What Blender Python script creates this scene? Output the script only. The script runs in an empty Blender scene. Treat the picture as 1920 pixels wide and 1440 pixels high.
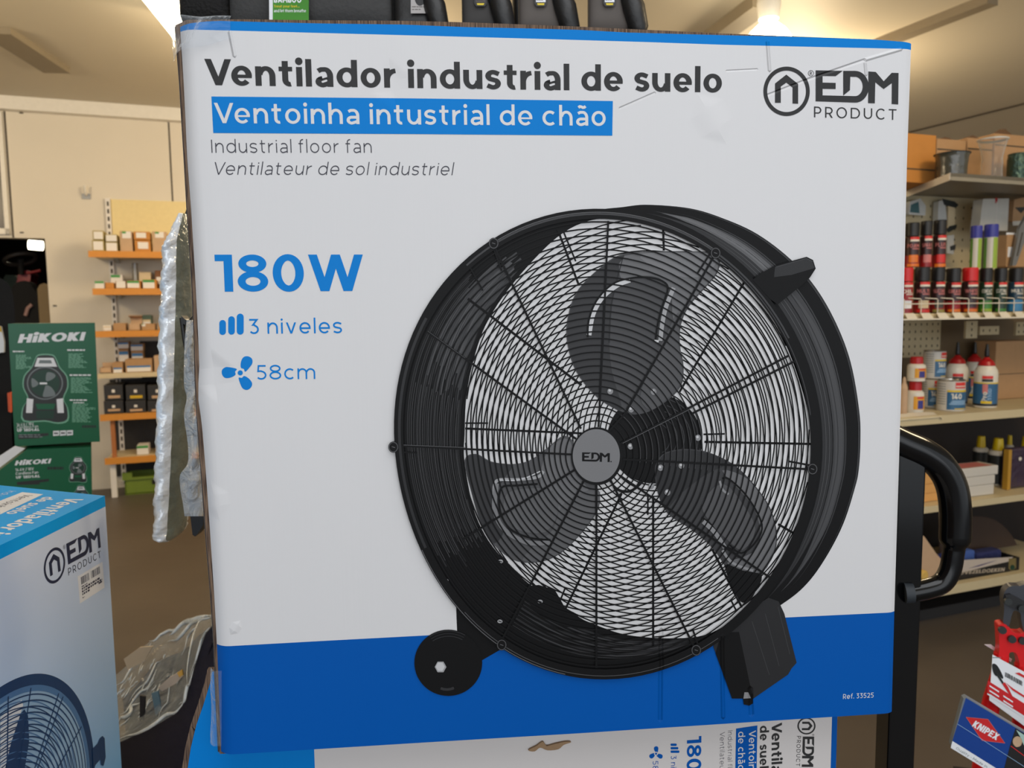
import bpy, math, random
from mathutils import Vector
random.seed(7)
scene = bpy.context.scene
COL = scene.collection
# ------------------------------------------------------------------ camera
FPX, CX, CY = 1442.0, 960.0, 720.0
PITCH, ROLL = math.radians(5.2896), math.radians(-0.695)
CAMZ = 1.42
CAM = Vector((0, 0, CAMZ))
_f = Vector((0, math.cos(PITCH), -math.sin(PITCH)))
_r0 = Vector((1, 0, 0)); _u0 = Vector((0, math.sin(PITCH), math.cos(PITCH)))
_r = math.cos(ROLL) * _r0 + math.sin(ROLL) * _u0
_u = -math.sin(ROLL) * _r0 + math.cos(ROLL) * _u0
from mathutils import Matrix
cd = bpy.data.cameras.new('camera'); cam = bpy.data.objects.new('camera', cd); COL.objects.link(cam)
cd.sensor_width = 36.0; cd.lens = 36.0 * FPX / 1920.0; cd.clip_start = 0.02; cd.clip_end = 100
m3 = Matrix((_r, _u, -_f)).transposed().to_4x4(); m3.translation = CAM
cam.matrix_world = m3
cd.dof.use_dof = True; cd.dof.focus_distance = 0.79; cd.dof.aperture_fstop = 10.0
scene.camera = cam
# ------------------------------------------------------------------ light and exposure
scene.view_settings.view_transform = 'Standard'; scene.view_settings.look = 'None'
scene.view_settings.gamma = 1.0; scene.view_settings.use_curve_mapping = False
scene.view_settings.exposure = 0.0
w = bpy.data.worlds.new('world'); scene.world = w; w.use_nodes = True
w.node_tree.nodes['Background'].inputs[0].default_value = (0.88, 0.94, 1.0, 1)
w.node_tree.nodes['Background'].inputs[1].default_value = 0.95
def area(name, loc, target, sx, sy, power, col):
    l = bpy.data.lights.new(name, 'AREA'); l.shape = 'RECTANGLE'; l.size = sx; l.size_y = sy
    l.energy = power; l.color = col
    o = bpy.data.objects.new(name, l); COL.objects.link(o); o.location = loc
    o.rotation_euler = (Vector(target) - Vector(loc)).to_track_quat('-Z', 'Y').to_euler()
    return o
area('daylight_door', (0.5, -3.0, 1.8), (0.1, 1.0, 1.2), 6.4, 2.5, 52, (0.95, 0.97, 1.0))
area('added_overhead_fill', (0.5, -0.3, 3.05), (0.45, -0.25, 0), 2.4, 1.6, 38, (0.93, 0.96, 1.0))  # added overhead fill light, brightens the left carton and the main face
YAW = math.radians(20.0)                       # the room is turned 20 degrees to the view
LAT = Vector((math.cos(YAW), math.sin(YAW), 0)); DEP = Vector((-math.sin(YAW), math.cos(YAW), 0))
def rm(u, d, z=0.0): return LAT * u + DEP * d + Vector((0, 0, z))
ZC = 3.12
for k, (u, d, p) in enumerate(((-2.6, 4.4, 88), (0.6, 5.0, 68), (3.8, 4.6, 82), (2.9, 0.9, 50))):
    l = bpy.data.lights.new('ceiling_lamp_light', 'POINT'); l.energy = p; l.color = (1.0, 0.79, 0.50); l.shadow_soft_size = 0.22
    o = bpy.data.objects.new('ceiling_lamp_light', l); COL.objects.link(o); o.location = rm(u, d, ZC - 0.45)
# ------------------------------------------------------------------ pixel helpers
def ray(px, py): return _f + _r * ((px - CX) / FPX) + _u * ((CY - py) / FPX)
def at(px, py, Y):
    d = ray(px, py); return CAM + d * (Y / d.y)
def on_z(px, py, z):
    d = ray(px, py); return CAM + d * ((z - CAMZ) / d.z)
class Plane:
    """a real plane in the place; uv() reads where a line of sight meets it"""
    def __init__(s, O, U, V=Vector((0, 0, 1))):
        s.O = Vector(O); s.U = Vector(U).normalized(); s.V = Vector(V).normalized(); s.N = s.U.cross(s.V).normalized()
    def uv(s, px, py):
        d = ray(px, py); t = (s.O - CAM).dot(s.N) / d.dot(s.N); p = CAM + d * t - s.O
        return (p.dot(s.U), p.dot(s.V))
    def pt(s, u, v, h=0.0): return s.O + s.U * u + s.V * v + s.N * h
def vplane(px, py, Y, yaw=0.0, lean=0.0):
    a = math.radians(yaw); U = Vector((math.cos(a), math.sin(a), 0)); B = Vector((-math.sin(a), math.cos(a), 0))
    l = math.radians(lean); V = Vector((0, 0, 1)) * math.cos(l) + B * math.sin(l)
    return Plane(at(px, py, Y), U, V)
def roomplane(d): return Plane(rm(0, d, 0), LAT)
# ------------------------------------------------------------------ materials
MATS = {}
def lin(c): return tuple(((x / 255.0) / 12.92 if x <= 10 else (((x / 255.0) + 0.055) / 1.055) ** 2.4) for x in c)
def mat(name, rgb, rough=0.5, metal=0.0, spec=0.5, var=0.06, nscale=30.0, bump=0.0, bscale=60.0, emit=None, es=0.0, coat=0.0, alpha=None):
    """procedural principled material: rgb in display values, slight noise in tone, optional bump"""
    if name in MATS: return MATS[name]
    m = bpy.data.materials.new(name); m.use_nodes = True; nt = m.node_tree; b = nt.nodes['Principled BSDF']
    c = lin(rgb); b.inputs['Roughness'].default_value = rough; b.inputs['Metallic'].default_value = metal
    b.inputs['Specular IOR Level'].default_value = spec; b.inputs['Base Color'].default_value = (*c, 1)
    b.inputs['Coat Weight'].default_value = coat
    if alpha is not None: b.inputs['Alpha'].default_value = alpha
    if var > 0 or bump > 0: tc = nt.nodes.new('ShaderNodeTexCoord')
    if var > 0:
        n = nt.nodes.new('ShaderNodeTexNoise'); n.inputs['Scale'].default_value = nscale; n.inputs['Detail'].default_value = 3
        nt.links.new(tc.outputs['Object'], n.inputs['Vector'])
        r = nt.nodes.new('ShaderNodeMapRange'); r.inputs[3].default_value = 1 - var; r.inputs[4].default_value = 1 + var
        nt.links.new(n.outputs[0], r.inputs[0])
        x = nt.nodes.new('ShaderNodeMix'); x.data_type = 'RGBA'; x.blend_type = 'MULTIPLY'; x.inputs[0].default_value = 1
        x.inputs[6].default_value = (*c, 1); nt.links.new(r.outputs[0], x.inputs[7]); nt.links.new(x.outputs[2], b.inputs['Base Color'])
    if bump > 0:
        n2 = nt.nodes.new('ShaderNodeTexNoise'); n2.inputs['Scale'].default_value = bscale; n2.inputs['Detail'].default_value = 4
        nt.links.new(tc.outputs['Object'], n2.inputs['Vector'])
        bp = nt.nodes.new('ShaderNodeBump'); bp.inputs['Strength'].default_value = bump; bp.inputs['Distance'].default_value = 0.01
        nt.links.new(n2.outputs[0], bp.inputs['Height']); nt.links.new(bp.outputs[0], b.inputs['Normal'])
    if emit: b.inputs['Emission Color'].default_value = (*lin(emit), 1); b.inputs['Emission Strength'].default_value = es
    MATS[name] = m; return m
# printed card of the big carton: every ink shares one relief (flutes, creases, dents) in the carton's own coordinates
def card_relief():
    g = bpy.data.node_groups.new('card_relief', 'ShaderNodeTree')
    g.interface.new_socket('Normal', in_out='OUTPUT', socket_type='NodeSocketVector')
    N = g.nodes; L = g.links; out = N.new('NodeGroupOutput'); tc = N.new('ShaderNodeTexCoord'); sp = N.new('ShaderNodeSeparateXYZ')
    L.new(tc.outputs['Object'], sp.inputs[0])
    def mth(op, a, b=None, c=None):
        n = N.new('ShaderNodeMath'); n.operation = op
        for i, v in enumerate((a, b, c)):
            if v is None: continue
            if isinstance(v, (int, float)): n.inputs[i].default_value = v
            else: L.new(v, n.inputs[i])
        return n.outputs[0]
    x, z = sp.outputs[0], sp.outputs[2]
    # streaky flutes
    mp = N.new('ShaderNodeMapping'); mp.inputs['Scale'].default_value = (170, 1, 2.2); L.new(tc.outputs['Object'], mp.inputs[0])
    n1 = N.new('ShaderNodeTexNoise'); n1.inputs['Scale'].default_value = 1.0; n1.inputs['Detail'].default_value = 2; L.new(mp.outputs[0], n1.inputs[0])
    mp2 = N.new('ShaderNodeMapping'); mp2.inputs['Scale'].default_value = (9, 1, 2.0); L.new(tc.outputs['Object'], mp2.inputs[0])
    n2 = N.new('ShaderNodeTexNoise'); n2.inputs['Scale'].default_value = 1.0; n2.inputs['Detail'].default_value = 1; L.new(mp2.outputs[0], n2.inputs[0])
    h = mth('ADD', mth('MULTIPLY', n1.outputs[0], 0.05), mth('MULTIPLY', n2.outputs[0], 1.1))
    # a soft dent right of the headline's first word and a few sharp creases: (x0,z0)-(x1,z1), width, depth
    for (x0, z0, x1, z1, wd, dp) in CREASES:
        dx, dz = x1 - x0, z1 - z0; LL = math.hypot(dx, dz); dx /= LL; dz /= LL
        ax, az = mth('SUBTRACT', x, x0), mth('SUBTRACT', z, z0)
        t = mth('ADD', mth('MULTIPLY', ax, dx), mth('MULTIPLY', az, dz))
        s = mth('ABSOLUTE', mth('SUBTRACT', mth('MULTIPLY', ax, dz), mth('MULTIPLY', az, dx)))
        end = mth('MAXIMUM', mth('MULTIPLY', t, -1.0), mth('SUBTRACT', t, LL))
        dist = mth('ADD', s, mth('MAXIMUM', end, 0.0))
        q = mth('MINIMUM', mth('DIVIDE', dist, wd), 1.0); k = mth('SUBTRACT', 1.0, mth('MULTIPLY', q, q))
        h = mth('ADD', h, mth('MULTIPLY', mth('MULTIPLY', k, k), dp))
    bp = N.new('ShaderNodeBump'); bp.inputs['Strength'].default_value = 0.55; bp.inputs['Distance'].default_value = 0.004
    L.new(h, bp.inputs['Height']); L.new(bp.outputs[0], out.inputs[0])
    return g
CREASES = []
def ink(name, rgb, rough=0.40, spec=0.3):
    if name in MATS: return MATS[name]
    m = bpy.data.materials.new(name); m.use_nodes = True; b = m.node_tree.nodes['Principled BSDF']
    b.inputs['Base Color'].default_value = (*lin(rgb), 1); b.inputs['Roughness'].default_value = rough; b.inputs['Specular IOR Level'].default_value = spec
    g = m.node_tree.nodes.new('ShaderNodeGroup'); g.node_tree = RELIEF; m.node_tree.links.new(g.outputs[0], b.inputs['Normal'])
    MATS[name] = m; return m
# ------------------------------------------------------------------ mesh building
class MB:
    def __init__(s): s.v = []; s.f = []; s.m = []; s.mats = []; s.sm = []
    def mi(s, m):
        if m not in s.mats: s.mats.append(m)
        return s.mats.index(m)
    def add(s, vs, fs, m, smooth=False):
        b = len(s.v); s.v += [Vector(p) for p in vs]; i = s.mi(m)
        for f in fs: s.f.append([b + k for k in f]); s.m.append(i); s.sm.append(smooth)
    def poly(s, pts, m): s.add(pts, [list(range(len(pts)))], m)
    def box(s, a, b, m):
        x0, y0, z0 = (min(a[i], b[i]) for i in range(3)); x1, y1, z1 = (max(a[i], b[i]) for i in range(3))
        s.add([(x0,y0,z0),(x1,y0,z0),(x1,y1,z0),(x0,y1,z0),(x0,y0,z1),(x1,y0,z1),(x1,y1,z1),(x0,y1,z1)],
              [(3,2,1,0),(4,5,6,7),(0,1,5,4),(1,2,6,5),(2,3,7,6),(3,0,4,7)], m)
    def obox(s, O, A, B, C, m):
        O, A, B, C = map(Vector, (O, A, B, C))
        s.add([O, O+A, O+A+B, O+B, O+C, O+A+C, O+A+B+C, O+B+C], [(3,2,1,0),(4,5,6,7),(0,1,5,4),(1,2,6,5),(2,3,7,6),(3,0,4,7)], m)
    def prism(s, pts, off, m, side=None):
        n = len(pts); P = [Vector(p) for p in pts]; Q = [p + Vector(off) for p in P]
        s.add(P, [list(range(n))], m); s.add(Q, [list(range(n))[::-1]], m)
        s.add(P + Q, [(i, i + n, (i + 1) % n + n, (i + 1) % n) for i in range(n)], side or m)
    def tube(s, pts, r, m, n=10, cap=True, closed=False):
        P = [Vector(p) for p in pts]; N = len(P); rings = []; rr = r if isinstance(r, (list, tuple)) else [r] * N
        up = None
        for i in range(N):
            t = (P[(i + 1) % N] - P[i - 1]) if closed else (P[min(i + 1, N - 1)] - P[max(i - 1, 0)])
            t.normalize()
            if up is None: up = Vector((0, 0, 1)) if abs(t.z) < .9 else Vector((1, 0, 0))
            a = t.cross(up).normalized(); b = a.cross(t).normalized(); up = b
            rings.append([P[i] + (a * math.cos(2*math.pi*k/n) + b * math.sin(2*math.pi*k/n)) * rr[i] for k in range(n)])
        vs = [p for g in rings for p in g]; fs = []
        for i in range(N if closed else N - 1):
            j = (i + 1) % N
            for k in range(n): fs.append((i*n+k, i*n+(k+1)%n, j*n+(k+1)%n, j*n+k))
        s.add(vs, fs, m, True)
        if cap and not closed: s.add(rings[0], [list(range(n))], m); s.add(rings[-1], [list(range(n))[::-1]], m)
    def lathe(s, prof, m, c=(0, 0, 0), n=24, mats=None, a0=0, a1=360):
        c = Vector(c); full = abs(a1 - a0) >= 360; k = n if full else n + 1
        for j in range(len(prof) - 1):
            (r0, z0), (r1, z1) = prof[j], prof[j + 1]; vs = []; fs = []
            for i in range(k):
                a = math.radians(a0 + (a1 - a0) * i / n); vs += [c + Vector((r0*math.cos(a), r0*math.sin(a), z0)), c + Vector((r1*math.cos(a), r1*math.sin(a), z1))]
            for i in range(n): q = (i + 1) % k; fs.append((2*i, 2*q, 2*q+1, 2*i+1))
            s.add(vs, fs, mats[j] if mats else m, True)
    def grid(s, fn, nu, nv, m, smooth=True):
        vs = [fn(i / nu, j / nv) for j in range(nv + 1) for i in range(nu + 1)]
        s.add(vs, [(j*(nu+1)+i, j*(nu+1)+i+1, (j+1)*(nu+1)+i+1, (j+1)*(nu+1)+i) for j in range(nv) for i in range(nu)], m, smooth)
    def build(s, name, parent=None, world=True, bevel=0.0):
        me = bpy.data.meshes.new(name); off = parent_loc(parent) if (parent and world) else Vector((0, 0, 0))
        inv = None
        if parent and world:
            r = root_of(parent); inv = Matrix.Rotation(-r.rotation_euler.z, 3, 'Z')
        vv = [(inv @ (p - off)) if inv else p for p in s.v]
        me.from_pydata([tuple(p) for p in vv], [], s.f)
        for m in s.mats: me.materials.append(m)
        me.polygons.foreach_set('material_index', s.m); me.polygons.foreach_set('use_smooth', s.sm)
        me.update(); o = bpy.data.objects.new(name, me); COL.objects.link(o)
        if parent: o.parent = parent
        if bevel > 0:
            b = o.modifiers.new('bevel', 'BEVEL'); b.width = bevel; b.segments = 2; b.limit_method = 'ANGLE'
        return o
def root_of(o):
    while o.parent: o = o.parent
    return o
def parent_loc(o): return root_of(o).location
def thing(name, label, cat, loc=(0, 0, 0), rz=0.0, group=None):
    o = bpy.data.objects.new(name, None); COL.objects.link(o); o.location = loc; o.rotation_euler = (0, 0, rz); o.empty_display_size = 0.05
    return tag(o, label, cat, group)
def tag(o, label, cat, group=None, kind=None):
    o['label'] = label; o['category'] = cat
    if group: o['group'] = group
    if kind: o['kind'] = kind
    return o
def struct(o, label=None, cat=None):
    o['kind'] = 'structure'
    if label: o['label'] = label; o['category'] = cat
    return o
def dup(root, loc, rz=None, label=None, group=None):
    r = root.copy(); COL.objects.link(r); r.location = loc
    if rz is not None: r.rotation_euler = (0, 0, rz)
    if label: r['label'] = label
    if group: r['group'] = group
    def rec(src, dst):
        for ch in list(src.children):
            c = ch.copy(); COL.objects.link(c); c.parent = dst; rec(ch, c)
    rec(root, r); return r
def spline(pts, n=8, closed=True):
    out = []; N = len(pts)
    rng = range(N) if closed else range(N - 1)
    for i in rng:
        g = (lambda k: pts[k % N]) if closed else (lambda k: pts[max(0, min(N - 1, k))])
        p0, p1, p2, p3 = g(i - 1), g(i), g(i + 1), g(i + 2)
        for k in range(n):
            t = k / n
            out.append(tuple(0.5 * (2*p1[c] + (p2[c]-p0[c])*t + (2*p0[c]-5*p1[c]+4*p2[c]-p3[c])*t*t + (3*p1[c]-p0[c]-3*p2[c]+p3[c])*t**3) for c in range(len(p1))))
    if not closed: out.append(tuple(pts[-1]))
    return out
# ------------------------------------------------------------------ lettering: drawn strokes, cap height 1
XH = 0.75
def arc(cx, cy, rx, ry, a0, a1, n=None):
    n = n or max(4, int(abs(a1 - a0) / 9))
    return [(cx + rx*math.cos(math.radians(a0 + (a1-a0)*i/n)), cy + ry*math.sin(math.radians(a0 + (a1-a0)*i/n))) for i in range(n + 1)]
def glyph(ch, S):
    """strokes ('s', points[, closed]) or filled outlines ('p', points); returns (items, advance)"""
    h = S / 2; v = h * (1.0 if S < .12 else (.86 if S < .2 else .74)); X = XH; I = []; sb = 0.15 - 0.40 * S
    def s(*p, **k): I.append(('s', list(p), k.get('closed', False), 1.0))
    def path(p, closed=False, wf=1.0): I.append(('s', p, closed, wf))
    def dg(x0, y0, x1, y1, f=1.0):
        hw = h * f * math.hypot(x1 - x0, y1 - y0) / abs(y1 - y0)
        I.append(('p', [(x0-hw, y0), (x0+hw, y0), (x1+hw, y1), (x1-hw, y1)]))
    def dot(x, y, r): I.append(('p', arc(x, y, r, r, 0, 342, 19)))
    def rnd(W, H=X, y0=0.0, a0=0, a1=360):
        o = 0.012
        path(arc(W/2, y0 + H/2, W/2 - h, H/2 - v + o, a0, a1)[:-1] if a1 - a0 >= 360 else arc(W/2, y0 + H/2, W/2 - h, H/2 - v + o, a0, a1), a1 - a0 >= 360)
    W = 0.6; A = 1.06
    if ch == ' ': return [], 0.37
    if ch in 'oõ': W = .77 + .12*S; rnd(W)
    elif ch == 'c': W = .74; rnd(.82, a0=48, a1=312); 
    elif ch == 'e':
        W = .77 + .10*S; my = X*.50
        path([(W - h, my)] + arc(W/2, X/2, W/2 - h, X/2 - v + .012, 2, 318)); s((h, my - .02), (W, my - .02)) if S < .15 else s((h, my - .03), (W - .004, my - .03))
        if S > .15: I[-1] = ('p', [(h, my - .02 - .27*S), (W - .006, my - .02 - .27*S), (W - .0, my - .02 + .27*S), (h, my - .02 + .27*S)])
    elif ch in 'nh':
        W = .66 + .5*S; top = A if ch == 'h' else X; s((h, 0), (h, top)); ry = .30
        path([(W - h, 0), (W - h, X - v - ry)] + arc(W/2 + .02, X - v - ry + .01, W/2 - h - .02, ry, 0, 168))
    elif ch == 'm':
        W = 1.26 + .3*S; s((h, 0), (h, X)); q = (W - S)/2; ry = .26
        for k in (0, 1): path([(h + q*(k+1), 0), (h + q*(k+1), X - v - ry)] + arc(h + q*(k+.5) + .01, X - v - ry + .01, q/2 - .01, ry, 0, 168))
    elif ch == 'u':
        W = .66 + .5*S; ry = .30; s((W - h, 0), (W - h, X)); path([(h, X), (h, v + ry)] + arc(W/2 - .02, v + ry - .01, W/2 - h - .02, ry, 180, 348))
    elif ch == 'r': W = .40 + .25*S; s((h, 0), (h, X)); path(arc(W + .02, X - v - .36, W - h + .02, .36, 176, 93))
    elif ch == 't':
        c = .13 + h; W = .43 + .5*S; yb = X - v*1.0; s((0, yb), (W - .02, yb)); path([(c, .97), (c, v + .17)] + arc(c + .17, v + .17, .17, .17 + .01, 180, 285 if S > .12 else 295))
    elif ch in 'ií':
        W = S; s((h, 0), (h, X)); r = max(.62*S, .045); dot(h, X + .17 + r*.35, r); W = S
    elif ch == 'j': W = S + .08; s((.08 + h, -.2), (.08 + h, X)); dot(.08 + h, X + .2, .62*S)
    elif ch == 'l': W = S; s((h, 0), (h, A))
    elif ch == 'f': W = .42 + .05*S; c = .12 + h; path([(c, 0), (c, A - v - .2)] + arc(c + .2, A - v - .2, .2, .2, 180, 75)); s((0, X - v), (W - .03, X - v))
    elif ch in 'aã':
        W = .63 + .34*S; ry = .27; by = X*.55
        path([(W - h, 0), (W - h, X - v - ry)] + arc(W/2 + .03, X - v - ry + .01, W/2 - h - .03, ry, 0, 90) + [(W*.34, X - v + .004), (.12, X - v - .055)])
        q = (by - 2*v)/2 + .012; path([(W - h, by - v), (.10 + q + h*.6, by - v)] + arc(.06 + q + h, by - v - q, q + .05, q, 90, 270) + [(W*.5, v - .012), (W - h, v + .07)])
        if ch == 'ã': path([(W/2 - .2, .93), (W/2 - .12, .985), (W/2 - .03, .965), (W/2 + .05, .93), (W/2 + .13, .945), (W/2 + .2, 1.0)])
    elif ch == 'å': W = 0
    elif ch in 'db':
        W = .80 + .08*S; rnd(W); x = W - h if ch == 'd' else h; s((x, 0), (x, A))
    elif ch in 'pqg':
        W = .80 + .08*S; rnd(W); x = h if ch == 'p' else W - h
        if ch == 'g': path([(x, X), (x, -.05)] + arc(W/2, -.05, W/2 - h, .2, 0, -140))
        else: s((x, -.27), (x, X))
    elif ch == 's':
        W = .60 + .06*S; q = (X - 2*v)/4 + .006; rx = (W - S)/2 + .01
        path([(W - h*.6, X - v - .06)] + arc(W/2, X - v - q + .012, rx, q, 62, 232) + [(W/2, X/2)] + arc(W/2, v + q - .012, rx, q, 52, -118) + [(h*.6, v + .06)])
    elif ch == 'v': W = .68 + .2*S; dg(W/2, 0, h*1.1, X); dg(W/2, 0, W - h*1.1, X)
    elif ch == 'w': W = 1.1 + .2*S; [dg(W*(.28 if k < 2 else .72), 0, x, X) for k, x in enumerate((h, W/2, W/2, W - h))]
    elif ch == 'y': W = .68 + .2*S; dg(W/2 - .14, -.27, W - h, X); dg(W/2, 0, h, X)
    elif ch == 'z': W = .58; s((0, X - h), (W, X - h)); s((0, h), (W, h)); dg(h, 0, W - h, X)
    elif ch == 'x': W = .66; dg(h, 0, W - h, X); dg(W - h, 0, h, X)
    elif ch == 'k': W = .66; s((h, 0), (h, A)); dg(h + .05, .2, W - h, X); dg(W - h, 0, .25 + h, .42)
    elif ch == 'V': W = .92 + .45*S; dg(W/2, 0, h*1.1, 1); dg(W/2, 0, W - h*1.1, 1)
    elif ch == 'W': W = 1.42 + .5*S; [dg(W*(.29 if k < 2 else .71), 0, x, 1) for k, x in enumerate((h*1.05, W/2, W/2, W - h*1.05))]
    elif ch == 'A': W = .92 + .35*S; dg(h*1.1, 0, W/2, 1); dg(W - h*1.1, 0, W/2, 1); s((W*.2, .27), (W*.8, .27))
    elif ch == 'I': W = S; s((h, 0), (h, 1))
    elif ch in 'PRBFEL':
        W = {'P': .72, 'R': .74, 'B': .76, 'F': .66, 'E': .68, 'L': .64}[ch]; s((h, 0), (h, 1))
        if ch in 'PRB': path([(h, 1 - h)] + [(W*.5, 1 - h)] + arc(W*.5, .68 - h*.2, W*.5 - h, .32 - h*.8, 90, -90) + [(h, .36 + h*.6)])
        if ch == 'R': dg(W - h, 0, W*.55, .38)
        if ch == 'B': path([(W*.5, .36 + h*.6)] + arc(W*.5, .24, W*.5 - h*.8, .24 - h*.4 , 90, -90)); path([(h, h), (W*.55, h)])
        if ch in 'EF': s((h, 1 - h), (W, 1 - h)); s((h, .51), (W*.92, .51))
        if ch in 'EL': s((h, h), (W, h))
    elif ch in 'OQ0': W = 1.04 if ch != '0' else .84 + .1*S; rnd(W, 1.0)
    elif ch == 'C': W = .90; rnd(1.02, 1.0, a0=45, a1=315)
    elif ch == 'G': W = .95; path(arc(.51, .5, .51 - h, .5 - h, 45, 330) + [(.51 + .42, .46)])
    elif ch == 'D': W = .92; path([(h, h), (h, 1 - h), (.42, 1 - h)] + arc(.42, .5, W - .42 - h, .5 - h, 90, -90), True)
    elif ch == 'U': W = .84; path([(h, 1), (h, .4)] + arc(W/2, .4, W/2 - h, .4 - h, 180, 360) + [(W - h, 1)])
    elif ch == 'T': W = .78; s((0, 1 - h), (W, 1 - h)); s((W/2, 0), (W/2, 1))
    elif ch == 'H': W = .86; s((h, 0), (h, 1)); s((W - h, 0), (W - h, 1)); s((h, .5), (W - h, .5))
    elif ch == 'N': W = .88; s((h, 0), (h, 1)); s((W - h, 0), (W - h, 1)); dg(W - h*1.2, 0, h*1.2, 1)
    elif ch == 'M': W = 1.06; s((h, 0), (h, 1)); s((W - h, 0), (W - h, 1)); dg(W/2, .25, h*1.2, 1); dg(W/2, .25, W - h*1.2, 1)
    elif ch == 'K': W = .80; s((h, 0), (h, 1)); dg(h, .28, W - h*1.2, 1); dg(W - h*1.1, 0, .28, .56)
    elif ch == 'X': W = .86; dg(h, 0, W - h, 1); dg(W - h, 0, h, 1)
    elif ch == 'Z': W = .76; s((0, 1 - h), (W, 1 - h)); s((0, h), (W, h)); dg(h*1.4, h, W - h*1.4, 1 - h)
    elif ch == 'Y': W = .84; dg(W/2, .38, h, 1); dg(W/2, .38, W - h, 1); s((W/2, 0), (W/2, .42))
    elif ch == 'S':
        W = .72; q = (1 - S)/4; rx = (W - S)/2
        path(arc(W/2, 1 - h - q, rx, q, 40, 240) + [(W/2, .5)] + arc(W/2, h + q, rx, q, 60, -140))
    elif ch == '1': W = .24 + S; s((0, 1 - v), (W - h, 1 - v)); s((W - h, 0), (W - h, 1))
    elif ch == '2': W = .70; path(arc(W/2 - .02, .66, W/2 - h, .34 - h, 160, -20) + [(W*.6, .35), (h*1.2, h)]); s((0, h), (W, h))
    elif ch == '3': W = .68; path([(.04, 1 - v), (W - S, 1 - v), (W*.42, .60), (W*.55, .60)] + arc(W*.5, .30, W/2 - h, .30 - v + .012, 70, -145))
    elif ch == '4': W = .80; s((0, .24), (W, .24)); s((W*.68, 0), (W*.68, .5)); dg(h, .24, W*.6, 1)
    elif ch == '5': W = .70; path([(W - .04, 1 - v), (.14, 1 - v), (.10, .57), (W*.42, .585)] + arc(W*.45, .30, W*.55 - h, .30 - v + .015, 75, -140))
    elif ch == '6': W = .72; rnd(W, .62); path([(W - .1, 1 - h)] + arc(W/2 + .1, .45, W/2 + .1 - h, .55 - h, 90, 190))
    elif ch == '8':
        W = .84; path(arc(W/2, .275, W/2 - h*.92, .285 - v, 0, 351, 39), True, .92 if S > .15 else 1); path(arc(W/2, .755, W/2 - h*.92 - .035, .255 - v, 0, 351, 39), True, .92 if S > .15 else 1)
    elif ch == '9': W = .72; rnd(W, .62, .38); path(arc(W/2 - .1, .55, W/2 + .1 - h, .55 - h, -80, 10))
    elif ch == '7': W = .7; s((0, 1 - h), (W, 1 - h)); dg(.25, 0, W - h*1.3, 1)
    elif ch in '.': W = 1.1*S; dot(.55*S, .6*S, .62*S)
    elif ch == ',': W = S; dg(h*.6, -.15, h, .1)
    elif ch == '/': W = .5; dg(0.04, -.1, .46, 1.05)
    elif ch == '-': W = .4; s((0, .36), (W, .36))
    else: W = .5
    return I, W + 2 * sb + .02
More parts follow.
